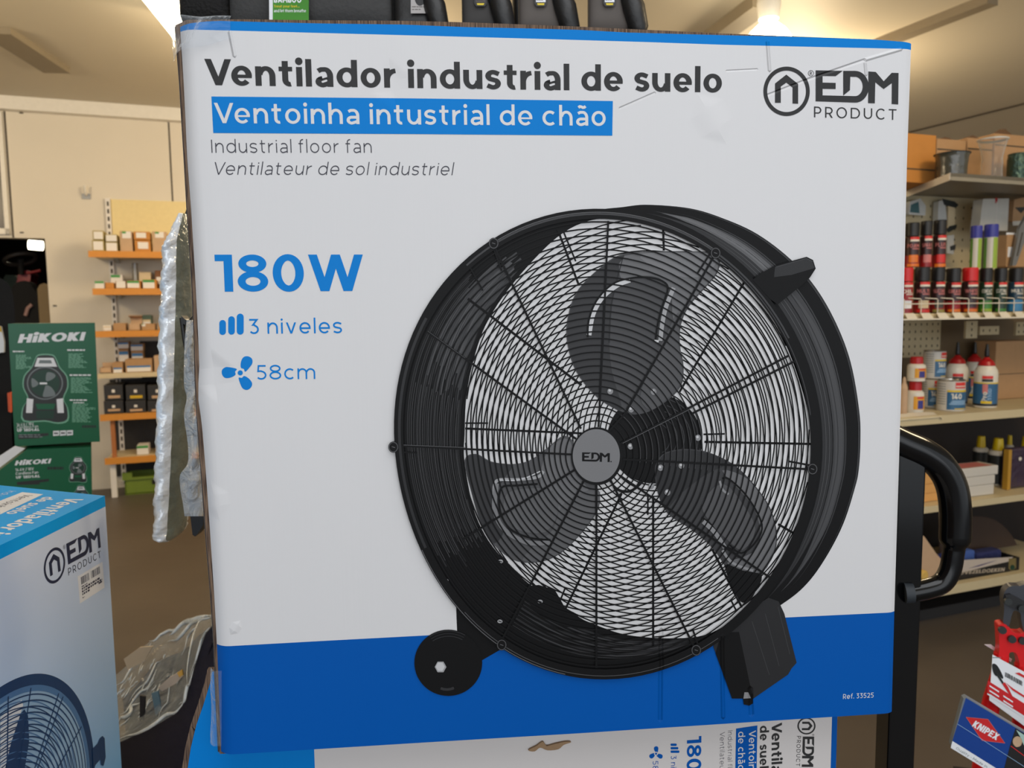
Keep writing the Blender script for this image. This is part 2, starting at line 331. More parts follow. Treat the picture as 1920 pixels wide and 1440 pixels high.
class Print:
    """flat ink laid on a plane, layer over layer; collected into one mesh"""
    def __init__(s, plane, mb=None, step=0.00012): s.P = plane; s.mb = mb or MB(); s.step = step
    def poly(s, pts, m, L): s.mb.poly([s.P.pt(u, v, L * s.step) for u, v in pts], m)
    def ppoly(s, px, m, L): s.poly([s.P.uv(*p) for p in px], m, L)
    def strip(s, a, b, m, L, closed=False):
        n = len(a); vs = [s.P.pt(u, v, L * s.step) for u, v in a] + [s.P.pt(u, v, L * s.step) for u, v in b]
        s.mb.add(vs, [(i, i + n, (i+1) % n + n, (i+1) % n) for i in range(n if closed else n - 1)], m)
    def ribbon(s, pts, wd, m, L, closed=False, cy=1.0):
        n = len(pts); a = []; b = []
        for i in range(n):
            p = pts[i]; q0 = pts[i-1] if (i or closed) else None; q1 = pts[(i+1) % n] if (i < n-1 or closed) else None
            d = []
            for x, y in ((q0, p), (p, q1)):
                if x is None or y is None: continue
                l = math.hypot(y[0]-x[0], y[1]-x[1])
                if l > 1e-9: d.append(((y[0]-x[0])/l, (y[1]-x[1])/l))
            if not d: d = [(1, 0)]
            tx, ty = sum(e[0] for e in d), sum(e[1] for e in d); l = math.hypot(tx, ty) or 1; tx /= l; ty /= l
            c = max(.45, abs(tx*d[0][0] + ty*d[0][1])); k = wd / 2 / c
            a.append((p[0] - ty*k, p[1] + tx*k*cy)); b.append((p[0] + ty*k, p[1] - tx*k*cy))
        s.strip(a, b, m, L, closed)
    def pribbon(s, px, wpx, m, L, closed=False):
        u0 = s.P.uv(*px[0]); u1 = s.P.uv(px[0][0] + 10, px[0][1]); k = math.hypot(u1[0]-u0[0], u1[1]-u0[1]) / 10
        s.ribbon([s.P.uv(*p) for p in px], wpx * k, m, L, closed)
    def text(s, t, o, xd, yd, m, L, S, cap, length=None, slant=0.0, track=0.0):
        gl = [glyph(c, S) for c in t]
        gl = [(g, a - (.15 if c == 'V' and i + 1 < len(t) and t[i+1].islower() else 0)) for i, (c, (g, a)) in enumerate(zip(t, gl))]; sb = 0.15 - 0.40*S
        tot = sum(a + track for _, a in gl) - 2*sb - track
        kx = (length / tot) if length else cap; x = -sb
        for it, adv in gl:
            f = lambda p: (o[0] + xd[0]*((p[0] + x + slant*p[1]) * kx) + yd[0]*p[1]*cap, o[1] + xd[1]*((p[0] + x + slant*p[1]) * kx) + yd[1]*p[1]*cap)
            for kk, k in enumerate(it):
                LJ = L + .16 * kk
                if k[0] == 'p': s.poly([f(p) for p in k[1]], m, LJ)
                else:
                    # lay the stroke in glyph space, then map
                    q = Print.__new__(Print); q.P = None; q.step = 0; out = []
                    q.strip = lambda a, b, mm, LL, cl=False: out.append((a, b, cl))
                    q.ribbon(k[1], S * k[3], m, L, k[2], 1.0 if S < .12 else (.86 if S < .2 else .74))
                    a, b, cl = out[0]; s.strip([f(p) for p in a], [f(p) for p in b], m, LJ, cl)
            x += adv + track
    def ptext(s, t, p0, p1, ptop, m, L, S, slant=0.0, track=0.0, natural=False):
        """baseline from pixel p0 to p1, capitals reaching ptop above p0"""
        a = s.P.uv(*p0); b = s.P.uv(*p1); c = s.P.uv(*ptop); l = math.hypot(b[0]-a[0], b[1]-a[1]); xd = ((b[0]-a[0])/l, (b[1]-a[1])/l); yd = (-xd[1], xd[0])
        cap = abs((c[0]-a[0])*yd[0] + (c[1]-a[1])*yd[1]); s.text(t, a, xd, yd, m, L, S, cap, None if natural else l, slant, track)
def scribble(pr, x0, y0, x1, y1, n, m, L, fill=.55, seed=1, ragged=.5):
    """rows of small print too fine to read: px rectangle, n lines broken into words"""
    R = random.Random(seed); hh = (y1 - y0) / n
    for i in range(n):
        y = y0 + i * hh; x = x0; xe = x0 + (x1 - x0) * (1 - ragged * R.random())
        while x < xe - 1:
            wl = min(R.uniform(.06, .2) * (x1 - x0) + 1.2, xe - x); pr.ppoly([(x, y), (x + wl, y), (x + wl, y + hh*fill), (x, y + hh*fill)], m, L); x += wl + (x1-x0)*.025 + .3
# the house mark and three-letter wordmark, in units of the logo's own drawing
LOGO_HOUSE = [(318,797),(318,580),(445,480),(578,585),(578,808),(515,805),(515,625),(445,570),(383,615),(383,797)]
LOGO_E = [[(775,432),(1080,437),(1000,497),(853,495),(853,712),(775,780)], [(853,570),(1000,573),(1000,642),(853,640)]]
LOGO_DSTEM = [(1085,438),(1165,500),(1160,655),(1085,715)]
def logo(pr, f, m, L):
    """f maps the logo drawing to the plane"""
    o = arc(448, 668, 261, 278, 0, 355, 71); i = arc(448, 668, 218, 233, 0, 355, 71)
    pr.strip([f(p) for p in o], [f(p) for p in i], m, L, True)
    pr.poly([f(p) for p in LOGO_HOUSE], m, L)
    for e in LOGO_E: pr.poly([f(p) for p in e], m, L + .2)
    pr.poly([f(p) for p in LOGO_DSTEM], m, L + .4)
    outer = [(1085,438),(1220,438)] + arc(1222, 617, 150, 178, -90, 90, 24) + [(775,780)]
    inner = [(1165,503),(1215,505)] + arc(1218, 613, 86, 109, -90, 90, 24) + [(775,712)]
    pr.strip([f(p) for p in outer], [f(p) for p in inner], m, L + .6)
    pr.poly([f(p) for p in [(1365,800),(1368,445),(1450,450),(1540,555),(1630,460),(1707,462),(1703,815),(1630,810),(1632,575),(1540,642),(1445,565),(1440,803)]], m, L + .8)
    o = arc(722, 464, 32, 33, 0, 350, 35); i = arc(722, 464, 27, 28, 0, 350, 35); pr.strip([f(p) for p in o], [f(p) for p in i], m, L, True)
    a, b, c = f((712, 480)), f((733, 480)), f((712, 447)); 
    def lt(t, x0, x1, y0, y1, yt, S, track):
        a, b, c = f((x0, y0)), f((x1, y1)), f((x0, yt)); l = math.hypot(b[0]-a[0], b[1]-a[1]); xd = ((b[0]-a[0])/l, (b[1]-a[1])/l)
        cc = (c[0]-a[0], c[1]-a[1]); cl = math.hypot(*cc); pr.text(t, a, xd, (cc[0]/cl, cc[1]/cl), m, L, S, cl, l, 0, track)
    lt('R', 712, 734, 481, 481, 447, .18, 0); lt('PRODUCT', 768, 1697, 960, 990, 838, .13, .16)
def fan_icon(pr, f, m, L):
    """three-blade symbol: drawing units centred on its hub, radius about 1"""
    bl = [(.02,.36),(.0,.75),(.15,1.08),(.45,1.16),(.72,1.02),(.78,.72),(.6,.4),(.34,.10),(.22,.28)]
    for k in range(3):
        a = math.radians(120 * k - 4); ca, sa = math.cos(a), math.sin(a)
        pr.poly([f((x*ca - y*sa, x*sa + y*ca)) for x, y in spline(bl, 5)], m, L)
    pr.poly([f(p) for p in arc(0, 0, .175, .175, 0, 342, 19)], m, L)
def bars_icon(pr, rects, m, L, px=True):
    for (x0, x1, y0, y1) in rects:
        r = (x1 - x0)/2; q = arc((x0+x1)/2, y0 + r, r, r, 180, 360, 12) + arc((x0+x1)/2, y1 - r, r, r, 0, 180, 12)
        pr.ppoly(q, m, L)
# ------------------------------------------------------------------ room shell
WALLD = 7.09
m_wall = mat('wall_panel', (222, 214, 200), .55, var=.03, nscale=3)
m_ceil = mat('ceiling_panel', (205, 196, 178), .6, var=.03, nscale=2)
m_floor = mat('concrete', (88, 80, 72), .45, var=.25, nscale=2.2, bump=.08, bscale=12)
m_trimw = mat('white_trim', (232, 228, 220), .45)
m_seam = mat('seam_shadow_gap', (70, 62, 52), .8)
m_black = mat('black_plastic', (22, 22, 24), .45)
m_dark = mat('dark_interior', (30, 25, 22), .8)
m_steel = mat('galvanised', (150, 150, 148), .4, metal=.8)
def rbox(mb, u0, u1, d0, d1, z0, z1, m): mb.obox(rm(u0, d0, z0), LAT*(u1-u0), DEP*(d1-d0), (0, 0, z1-z0), m)
b = MB(); rbox(b, -8, 9, -3.6, 12, -.05, 0, m_floor); struct(b.build('floor'), 'bare brown concrete floor of the shop', 'floor')
b = MB(); rbox(b, -8, 9, -3.6, 12, ZC, ZC + .05, m_ceil); struct(b.build('ceiling'), 'flat pale panelled ceiling', 'ceiling')
WP = roomplane(WALLD)
du0 = WP.uv(-70, 520)[0]; du1, dz1 = WP.uv(84, 447)
b = MB()
rbox(b, -8, du0, WALLD, WALLD + .12, 0, ZC, m_wall); rbox(b, du1, 9, WALLD, WALLD + .12, 0, ZC, m_wall); rbox(b, du0, du1, WALLD, WALLD + .12, dz1, ZC, m_wall)
for px, ya, yb in ((318, 162, 372), (14, 138, 442)):            # joints between the insulated panels
    u = WP.uv(px, (ya + yb)/2)[0]; rbox(b, u - .006, u + .006, WALLD - .002, WALLD + .01, dz1 if px < 80 else 0, ZC, m_seam)
for px, py in ((40, 212), (200, 220), (283, 224), (41, 436), (103, 573)):    # fixing screws
    u, z = WP.uv(px, py); b.lathe([(.0, -.004), (.013, -.004), (.013, .004)], m_seam, rm(u, WALLD - .003, z), 10)
struct(b.build('wall_back'), 'cream insulated panel wall with thin vertical joints', 'wall')
b = MB(); rbox(b, -8, -7.9, -3.6, 12, 0, ZC, m_wall); struct(b.build('wall_left'), 'plain panel wall at the far left', 'wall')
b = MB(); rbox(b, 8.9, 9, -3.6, 12, 0, ZC, m_wall); struct(b.build('wall_right'), 'plain panel wall at the far right', 'wall')
b = MB(); rbox(b, -8, 9, WALLD - .09, WALLD + .0, ZC - .10, ZC, m_trimw); struct(b.build('trim_1'), 'white trim where back wall meets ceiling', 'trim')
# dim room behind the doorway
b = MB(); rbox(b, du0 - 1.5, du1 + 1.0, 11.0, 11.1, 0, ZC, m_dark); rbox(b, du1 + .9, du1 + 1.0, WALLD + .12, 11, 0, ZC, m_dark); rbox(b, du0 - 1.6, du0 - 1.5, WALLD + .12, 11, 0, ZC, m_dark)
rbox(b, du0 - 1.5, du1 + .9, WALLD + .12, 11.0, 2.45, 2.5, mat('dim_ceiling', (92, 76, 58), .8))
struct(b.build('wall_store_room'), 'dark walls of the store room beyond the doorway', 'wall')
# ceiling seams and beams run into the depth of the room
def ceil_strip(px0, py0, px1, py1, wd, hh, m, name):
    p, q = on_z(px0, py0, ZC), on_z(px1, py1, ZC); d = (q - p); l = d.length; d.normalize(); n = Vector((-d.y, d.x, 0))
    bb = MB(); bb.obox(p - n*wd/2 - Vector((0, 0, hh)), d*l, n*wd, (0, 0, hh), m); return bb.build(name)
m_beam = mat('grey_duct', (140, 128, 108), .6)
struct(ceil_strip(1862, -10, 1640, 78, .085, .05, m_beam, 'trim_2'), 'grey cable duct along the ceiling right of the carton', 'trim')
struct(ceil_strip(1925, 192, 1705, 247, .018, .012, m_seam, 'trim_3'), 'thin ceiling joint over the right shelves', 'trim')
struct(ceil_strip(-10, 50, 106, 126, .17, .04, m_beam, 'trim_4'), 'grey strip on the ceiling at far left', 'trim')
struct(ceil_strip(1432, -10, 1300, 90, .13, .07, m_beam, 'trim_5'), 'grey ceiling rail carrying the right lamp', 'trim')
# framed dark picture pane at the left edge of the wall
u1, z1 = WP.uv(11, 429); u0, z0 = WP.uv(-60, 150); z0 = min(z0, ZC - .11)
t = thing('picture_frame', 'dark glossy panel in white frame high on the left wall', 'picture frame', rm((u0+u1)/2, WALLD, z1), YAW)
b = MB(); rbox(b, u0, u1, WALLD - .022, WALLD - .012, z1, z0, mat('dark_poster', (52, 44, 42), .25, var=.6, nscale=3)); b.build('pane', t)
b = MB(); rbox(b, u1, u1 + .03, WALLD - .03, WALLD - .001, z1 - .045, min(z0, ZC - .11), m_trimw); rbox(b, u0, u1 + .03, WALLD - .03, WALLD - .001, z1 - .045, z1, m_trimw); b.build('frame', t)
# little hook on the wall
u, z = WP.uv(162, 366); t = thing('wall_hook', 'tiny metal hook on the cream wall left of the shelf unit', 'hook', rm(u, WALLD, z - .03), YAW)
b = MB(); rbox(b, u - .03, u + .03, WALLD - .012, WALLD - .0005, z - .03, z + .01, m_steel); b.tube([rm(u, WALLD - .01, z), rm(u, WALLD - .05, z + .01), rm(u, WALLD - .055, z + .07)], .012, m_trimw, 6); b.build('peg', t)
# ------------------------------------------------------------------ the big fan carton
_a = math.radians(5.6208)
MP = Plane((-0.29497, 0.71856, CAMZ + 0.26165 - 0.6913), (math.cos(_a), math.sin(_a), 0))
MB_BOT = MP.O.z
def cr(px0, py0, px1, py1, wd, dp):
    a, c = MP.uv(px0, py0), MP.uv(px1, py1); CREASES.append((a[0], a[1], c[0], c[1], wd, dp))
cr(1439, 78, 1443, 132, .0022, 1.1); cr(1440, 178, 1512, 150, .0016, -.9); cr(1512, 150, 1622, 112, .0018, -1.0); cr(1622, 112, 1690, 92, .0022, .9)
cr(1622, 118, 1624, 140, .002, 1.0); cr(1162, 203, 1228, 174, .0014, -.7); cr(1362, 133, 1420, 130, .0012, -.5)
cr(1239, 1180, 1238, 1350, .003, -1.2); cr(1353, 1190, 1356, 1345, .0028, 1.3); cr(1406, 1290, 1409, 1340, .0035, -1.5); cr(431, 60, 440, 105, .0022, 1.2)
cr(735, 150, 738, 170, .022, -.5); cr(1325, 205, 1345, 240, .02, .5); cr(400, 690, 404, 720, .02, -.7); cr(400, 930, 405, 950, .016, .4); cr(445, 1172, 438, 1182, .006, .4)
RELIEF = card_relief()
k_white = ink('card_white', (209, 208, 209)); k_blue = ink('card_blue', (0, 120, 200), .4, .12); k_deep = ink('card_deep_blue', (0, 82, 165), .4, .12); k_black = ink('card_black', (36, 36, 37), .42)
k_ink = ink('fan_black', (20, 20, 21), .45, .12); k_grey = ink('text_grey', (54, 54, 64))
G = {g: ink('fan_grey_%d' % g, (g, g, g + 2), .45, .3) for g in (34, 44, 54, 64, 74, 86, 98, 112, 128, 150, 190)}
carton = thing('fan_carton', 'big upright white and blue carton printed with a large black drum fan', 'carton', MP.O, _a)
left_px = [(333,44),(340,150),(347,300),(354,390),(362,520),(368,640),(370,700),(366,738),(375,800),(383,900),(390,1000),(398,1120),(403,1213),(406,1280),(411,1416)]
right_px = [(1712,80),(1704,300),(1697,600),(1690,830),(1685,990),(1680,1148),(1675,1337)]
top_px = [(333,46),(400,39),(440,40),(600,44),(755,46),(876,51),(980,53),(1085,56),(1176,61),(1356,66),(1527,70),(1640,74),(1712,80)]
band_px = [(339,55),(437,57.5),(720,65),(980,72),(1215,79),(1356,84),(1527,88),(1711,92)]
b2_px = [(403,1213),(600,1202),(900,1186),(1300,1166),(1680,1148)]
bot_px = [(411,1416),(800,1392),(1085,1375),(1300,1361),(1500,1348),(1675,1337)]
def curve_of(px, key):
    q = sorted((MP.uv(*p) if key == 0 else MP.uv(*p)[::-1]) for p in px)
    def f(x):
        if x <= q[0][0]: return q[0][1]
        for i in range(len(q) - 1):
            if x <= q[i+1][0]: t = (x - q[i][0]) / (q[i+1][0] - q[i][0]); return q[i][1] + (q[i+1][1]-q[i][1]) * t
        return q[-1][1]
    return f
fL, fR = curve_of(left_px, 1), curve_of(right_px, 1); fT, fB1, fB2, fB = curve_of(top_px, 0), curve_of(band_px, 0), curve_of(b2_px, 0), curve_of(bot_px, 0)
pr = Print(MP); NC = 60
def facept(iu, v_of_u, extra=0):
    t = iu / NC; s_ = t; 
    v = v_of_u(0.7 * t); u = fL(v) + (fR(v) - fL(v)) * (t ** 1.0); v = v_of_u(u)
    e = u - fL(v); e2 = fR(v) - u
    hgt = -(max(0, .014 - e) ** 2) * 34 - (max(0, .01 - e2) ** 2) * 30
    return MP.pt(u, v, hgt)
def facestrip(fa, fb, m, rows):
    for r in range(rows):
        ta, tb = r / rows, (r + 1) / rows
        g0 = lambda u, t=ta: fa(u) + (fb(u) - fa(u)) * t; g1 = lambda u, t=tb: fa(u) + (fb(u) - fa(u)) * t
        us = [0, .12, .25, .4, .6, .85, 1.2] + [1.2 + k for k in range(1, NC - 2)] + [NC - .85, NC - .5, NC - .25, NC]
        A = [facept(k, g0) for k in us]; B = [facept(k, g1) for k in us]; n = len(us)
        pr.mb.add(A + B, [(i, i + n, i + n + 1, i + 1) for i in range(n - 1)], m, True)
facestrip(fT, fB1, k_blue, 1); facestrip(fB1, fB2, k_white, 36); facestrip(fB2, fB, k_deep, 6)
# headline lettering
pr.ptext('Ventilador industrial de suelo', (388, 159.5), (1356.5, 173.5), (388, 110.5), k_black, 2, .235)
pr.ppoly([(396.5, 181), (770, 184.5), (1149, 189.5), (1148, 254.5), (775, 251.5), (400, 249.5)], k_blue, 2)
pr.ptext('Ventoinha intustrial de chão', (406, 231), (1139, 236), (405, 193), k_white, 3, .165)
pr.ptext('Industrial floor fan', (399.5, 286.5), (700, 286.5), (399, 262), k_grey, 2, .085)
pr.ptext('Ventilateur de sol industriel', (402, 327.5), (851, 328.5), (401, 304), k_grey, 2, .085, slant=.2)
pr.ptext('180W', (409, 547), (687, 545.5), (406, 477.5), k_blue, 2, .235)
bars_icon(pr, [(411.3, 423.7, 600, 628), (428, 440.4, 593, 627.5), (444, 457, 588, 627.5)], k_blue, 2)
pr.ptext('3 niveles', (470, 626), (644.5, 624.5), (469.5, 598), k_blue, 2, .118)
fan_icon(pr, lambda p: MP.uv(450.5 + p[0]*27.5, 699 - p[1]*27.5), k_blue, 2)
pr.ptext('58cm', (484.5, 711.5), (594.5, 710.5), (484, 684.5), k_blue, 2, .115)
pr.ptext('Ref. 33525', (1581, 1310.5), (1638.5, 1307.5), (1581, 1301.2), k_white, 2, .15)
logo(pr, lambda p: MP.uv(1400 + p[0]/6.0, 60 + p[1]/6.0), k_black, 2)
# printed drum fan -------------------------------------------------
F_OUT = spline([(738,835),(740,770),(764,655),(792,586),(833,524),(877,486),(917,452),(964,428),(1042,401),(1105,392),(1170,393),(1232,407),(1295,438),(1357,480),(1420,533),(1457,580),(1498,655),(1520,724),(1530,790),(1531,856),(1527,921),(1502,1000),(1473,1065),(1441,1109),(1394,1163),(1343,1203),(1278,1235),(1235,1253),(1170,1268),(1110,1272),(1060,1266),(1018,1254),(956,1223),(905,1185),(855,1138),(810,1066),(775,994),(751,917)], 5)
R_OUT = spline([(1100,400),(1170,388),(1217,384),(1295,391),(1357,410),(1420,439),(1482,486),(1529,539),(1567,605),(1595,680),(1611,771),(1613,830),(1610,880),(1603,914),(1581,982),(1549,1044),(1513,1094),(1470,1130),(1400,1170),(1250,1230),(1100,1220),(950,1150),(850,1000),(810,830),(830,650),(900,540),(1000,450)], 6)
def contour(P, c):
    """distance from c to the closed curve P as a function of angle"""
    q = sorted((math.atan2(y - c[1], x - c[0]), math.hypot(x - c[0], y - c[1])) for x, y in P)
    A = [a for a, _ in q]
    import bisect
    def f(a):
        a = (a + math.pi) % (2*math.pi) - math.pi; i = bisect.bisect_left(A, a)
        a0, r0 = q[i-1] if i > 0 else (q[-1][0] - 2*math.pi, q[-1][1]); a1, r1 = q[i] if i < len(q) else (q[0][0] + 2*math.pi, q[0][1])
        t = (a - a0) / ((a1 - a0) or 1); return r0 + (r1 - r0) * t
    return f
def smooth_ring(P, order=4):
    f = contour(P, (1134, 831)); n = 120; r = [f(2*math.pi*i/n) for i in range(n)]
    co = [(sum(r[i]*math.cos(k*2*math.pi*i/n) for i in range(n))*2/n, sum(r[i]*math.sin(k*2*math.pi*i/n) for i in range(n))*2/n) for k in range(order + 1)]
    g = lambda a: co[0][0]/2 + sum(co[k][0]*math.cos(k*a) + co[k][1]*math.sin(k*a) for k in range(1, order + 1))
    return [(1134 + g(2*math.pi*i/180)*math.cos(2*math.pi*i/180), 831 + g(2*math.pi*i/180)*math.sin(2*math.pi*i/180)) for i in range(180)]
OPEN = spline([(871,815),(870,855),(878,910),(893,969),(924,1025),(980,1084),(1029,1121),(1077,1153),(1130,1176),(1178,1190),(1250,1196),(1320,1190),(1375,1160),(1441,1098),(1495,993),(1517,892),(1519,815),(1518,790),(1501,724),(1470,640),(1426,566),(1357,496),(1295,454),(1232,426),(1170,411),(1105,414),(1042,447),(967,525),(917,597),(892,660),(875,738)], 5)
FC = (1134.5, 831)
F_OUT = smooth_ring(F_OUT)
rF, rR, rO = contour(F_OUT, FC), contour(R_OUT, (1215, 815)), contour(OPEN, FC)
def onF(a, k=1.0): r = rF(a) * k; return (FC[0] + r*math.cos(a), FC[1] + r*math.sin(a))
def onO(a): r = rO(a); return (FC[0] + r*math.cos(a), FC[1] + r*math.sin(a))
def mixp(p, q, t): return (p[0] + (q[0]-p[0])*t, p[1] + (q[1]-p[1])*t)
# wheel bracket, foot, rear ring
pr.ppoly([(855,1128),(856,1160),(858,1200),(900,1240),(945,1214),(985,1232),(1000,1180),(930,1120)], k_ink, 2)
pr.ppoly(R_OUT, k_ink, 2)
def toR(a):                                                   # where the same direction meets the rear ring
    p = onF(a); c = (1215, 815); b_ = math.atan2(p[1]-c[1], p[0]-c[0]); r = rR(b_); return (c[0] + r*math.cos(b_), c[1] + r*math.sin(b_))
def band(a0, a1, t0, t1, m, L, n=40):
    A = []; B = []
    for i in range(n + 1):
        a = math.radians(a0 + (a1 - a0) * i / n); p, q = onF(a), toR(a); e = min(1, 6 * min(i, n - i) / n); tm = (t0 + t1)/2
        A.append(MP.uv(*mixp(p, q, tm + (t0 - tm)*e))); B.append(MP.uv(*mixp(p, q, tm + (t1 - tm)*e)))
    pr.strip(A, B, m, L)
band(-80, 44, .10, .34, G[34], 3); band(-78, 40, .36, .62, G[54], 3); band(-76, -38, .34, .56, G[86], 4); band(-74, -44, .40, .50, G[98], 5)
band(-40, 36, .40, .58, G[64], 4); band(-74, 38, .635, .665, G[44], 4); band(-70, 40, .46, .475, G[34], 5); band(-70, 40, .17, .19, G[64], 5); band(-70, 40, .26, .275, G[74], 5)
band(-85, 30, .945, .965, G[54], 4); band(-60, 20, .965, .99, G[34], 4)
pr.ppoly([(840.5 + 63.5*math.cos(math.radians(t)), 1242 + 62*math.sin(math.radians(t))) for t in range(0, 360, 6)], k_ink, 8)
for k, g in enumerate((44, 34, 44)):
    pr.pribbon(arc(841, 1242, 62 - 5*k, 60 - 5*k, 235, 300), 1.2, G[g], 9)
pr.pribbon(arc(838, 1240, 38, 52, 70, 108), 5, G[44], 9); pr.ppoly(arc(826, 1249.5, 11, 11.5, 0, 300, 5), G[150], 10); pr.ppoly(arc(825.5, 1249, 8.5, 9, 0, 300, 5), G[190], 11)
pr.ppoly([(1337,1212),(1350,1180),(1440,1120),(1459,1127),(1464,1137),(1470,1150),(1493,1242),(1484,1252),(1477,1264),(1412,1309),(1372,1309),(1366,1290)], G[34], 7)
pr.ppoly([(1341,1224),(1352,1186),(1385,1184),(1411,1309),(1372,1309)], k_ink, 8)
for x0, y0, x1, y1 in ((1409,1164,1442,1265),(1434,1150,1460,1248),(1458,1137,1480,1226)): pr.pribbon([(x0,y0),(x1,y1)], 1.3, G[54], 8)
pr.ppoly([(1391,1300),(1411,1300),(1411,1318),(1404,1322),(1394,1320)], k_ink, 9); pr.ppoly([(1395,1297),(1402,1297),(1407,1308),(1393,1309)], G[128], 10)
# drum interior and opening
pr.ppoly(F_OUT, k_ink, 6)
for k in range(26):                                            # brushed streaks on the drum's inside
    t = .06 + .9 * k / 26; a0, a1 = 150 - random.random()*12, 232 - 4*random.random(); R_ = random.Random(k)
    g = G[R_.choice((34, 34, 44, 34, 44))]
    pts = [mixp(onF(math.radians(a), .955), onO(math.radians(a)), t) for a in [a0 + (a1 - a0)*i/24 for i in range(25)]]
    pr.pribbon(pts, 1.2 + 1.8*R_.random(), g, 7)
for k in range(16):
    t = .3 + .62 * k / 16; R_ = random.Random(k + 50); a0, a1 = 196 + 10*R_.random(), 238 + 8*R_.random()
    pts = [mixp(onF(math.radians(a), .955), onO(math.radians(a)), t) for a in [a0 + (a1 - a0)*i/14 for i in range(15)]]
    pr.pribbon(pts, 2.2 + 2*R_.random(), G[R_.choice((54, 64, 74, 54))], 8)
for k in range(9):
    t = .25 + .6*k/9; pts = [mixp(onF(math.radians(a), .955), onO(math.radians(a)), t) for a in range(62, 122, 5)]
    pr.pribbon(pts, 1.6 + (k % 3), G[(44, 54, 34)[k % 3]], 7)
pr.ppoly(OPEN, k_white, 9)
pr.pribbon([mixp(onO(math.radians(a)), onF(math.radians(a)), .05) for a in range(158, 240, 3)], 4, k_ink, 10)
pr.ppoly([(958,1066),(985,1098),(1010,1096),(1040,1105),(1060,1140),(1120,1178),(1060,1175),(1000,1140),(950,1090)], k_ink, 10)
# rear grille: rings seen only through the opening
MOT = (1226, 822)
def inside(p):
    a = math.atan2(p[1]-FC[1], p[0]-FC[0]); return math.hypot(p[0]-FC[0], p[1]-FC[1]) < rO(a) - 1
for k in range(1, 30):
    t = k / 29.5; cx, cy = MOT[0] + (1212 - MOT[0])*t, MOT[1] + (802 - MOT[1])*t; rx, ry = 62 + (345 - 62)*t, 66 + (397 - 66)*t
    pts = arc(cx, cy, rx, ry, 0, 360, 90); run = []
    for p in pts + [None]:
        if p and inside(p): run.append(p)
        else:
            if len(run) > 1: pr.pribbon(run, 2.3, k_ink, 11)
            run = []
for pts, wd in (([(1045,430),(1085,535)],4),([(1055,432),(1079,490)],3),([(877,560),(1090,722)],4.5),([(872,803),(1090,812)],4),([(872,793),(915,793)],3),([(1242,412),(1244,470)],4),([(1394,530),(1273,735)],4),([(1320,828),(1520,832)],4),([(1318,814),(1358,813)],3),
                ([(1224,930),(1224,1212)],4),([(1214,930),(1214,965)],3),([(1165,925),(1060,1140)],4),([(1060,1100),(1048,1130)],3),([(1458,982),(1492,1002)],4),([(1335,1030),(1390,1138)],4),([(1370,1125),(1380,1145)],3)):
    pr.pribbon(pts, wd, k_ink, 12)
# motor and blades
def Q(pts, ox=720, oy=360, k=2.087): return [(ox + x/k, oy + y/k) for x, y in pts]
pr.ppoly(arc(1226, 822, 88, 84, 0, 354, 59), k_ink, 13)
for k in range(5): pr.pribbon(arc(1226, 822, 82 - 13*k, 78 - 12*k, -70, 60), 1.6, G[44], 14)
def blade(outline, parts, ox, oy):
    pr.ppoly(spline(Q(outline, ox, oy), 4), parts[0], 15)
    for j, (pts, m) in enumerate(parts[1]): pr.ppoly(spline(Q(pts, ox, oy), 3), m, 16 + j)
    L = 17 + len(parts[1])
    for pts, wd, m in parts[2]: pr.pribbon(spline(Q(pts, ox, oy), 5, False), wd, m, L); L += 1
blade([(925,245),(1050,234),(1180,232),(1290,238),(1312,268),(1300,320),(1250,380),(1190,450),(1160,520),(1156,600),(1170,680),(1160,760),(1100,820),(1030,860),(960,868),(870,830),(800,770),(740,680),(712,560),(725,460),(760,380),(840,300)],
      (G[64], [([(930,250),(915,340),(890,440),(880,560),(890,700),(930,850),(870,826),(804,770),(744,680),(716,560),(729,460),(764,380),(842,302)], G[44]),
               ([(940,250),(1180,236),(1288,242),(1306,272),(1294,320),(1245,378),(1180,445),(1130,500),(1120,390),(1070,335),(990,330),(930,350)], G[98]),
               ([(1000,244),(1180,240),(1284,246),(1300,274),(1240,330),(1150,330),(1060,300)], G[112]),
               ([(1150,470),(1100,560),(1040,680),(1000,800),(1040,852),(1100,812),(1154,756),(1164,680),(1150,600)], G[74])],
       [([(880,590),(888,450),(910,345),(935,248)], 1.6, G[34]),
        ([(800,560),(815,480),(850,415),(910,365),(960,345)], 9, G[190]), ([(795,568),(800,500),(830,425),(890,362),(960,338),(1030,335),(1085,348),(1108,378),(1085,450),(1068,520),(1060,580)], 3.2, k_ink),
        ([(1130,375),(1100,450),(1085,520),(1078,582)], 8, G[150]), ([(1055,582),(1072,584)], 4, G[190])]), 720, 360)
blade([(315,130),(360,105),(420,135),(500,145),(570,130),(640,80),(700,35),(740,60),(750,130),(780,200),(830,230),(838,320),(740,450),(640,520),(520,525),(430,460),(380,380),(340,250)],
      (G[74], [([(318,132),(360,108),(418,138),(500,150),(470,200),(440,260),(440,330),(470,400),(430,455),(382,378),(342,250)], G[44]),
               ([(640,90),(705,45),(738,80),(770,200),(800,260),(720,330),(640,300),(610,200)], G[98]),
               ([(700,300),(830,240),(832,320),(738,446),(640,516),(540,520),(600,450),(660,400)], G[86]),
               ([(560,240),(660,250),(680,330),(630,410),(520,400),(470,330),(480,260)], G[86])],
       [([(430,270),(440,210),(520,205),(600,195),(622,172)], 6, G[150]), ([(440,220),(432,320),(470,400),(560,450),(650,450)], 9, G[112]), ([(600,222),(520,228),(458,238),(452,320),(490,395),(570,432),(650,440)], 3.6, k_ink),
        ([(445,206),(530,205),(615,170)], 2, G[190])]), 720, 800)
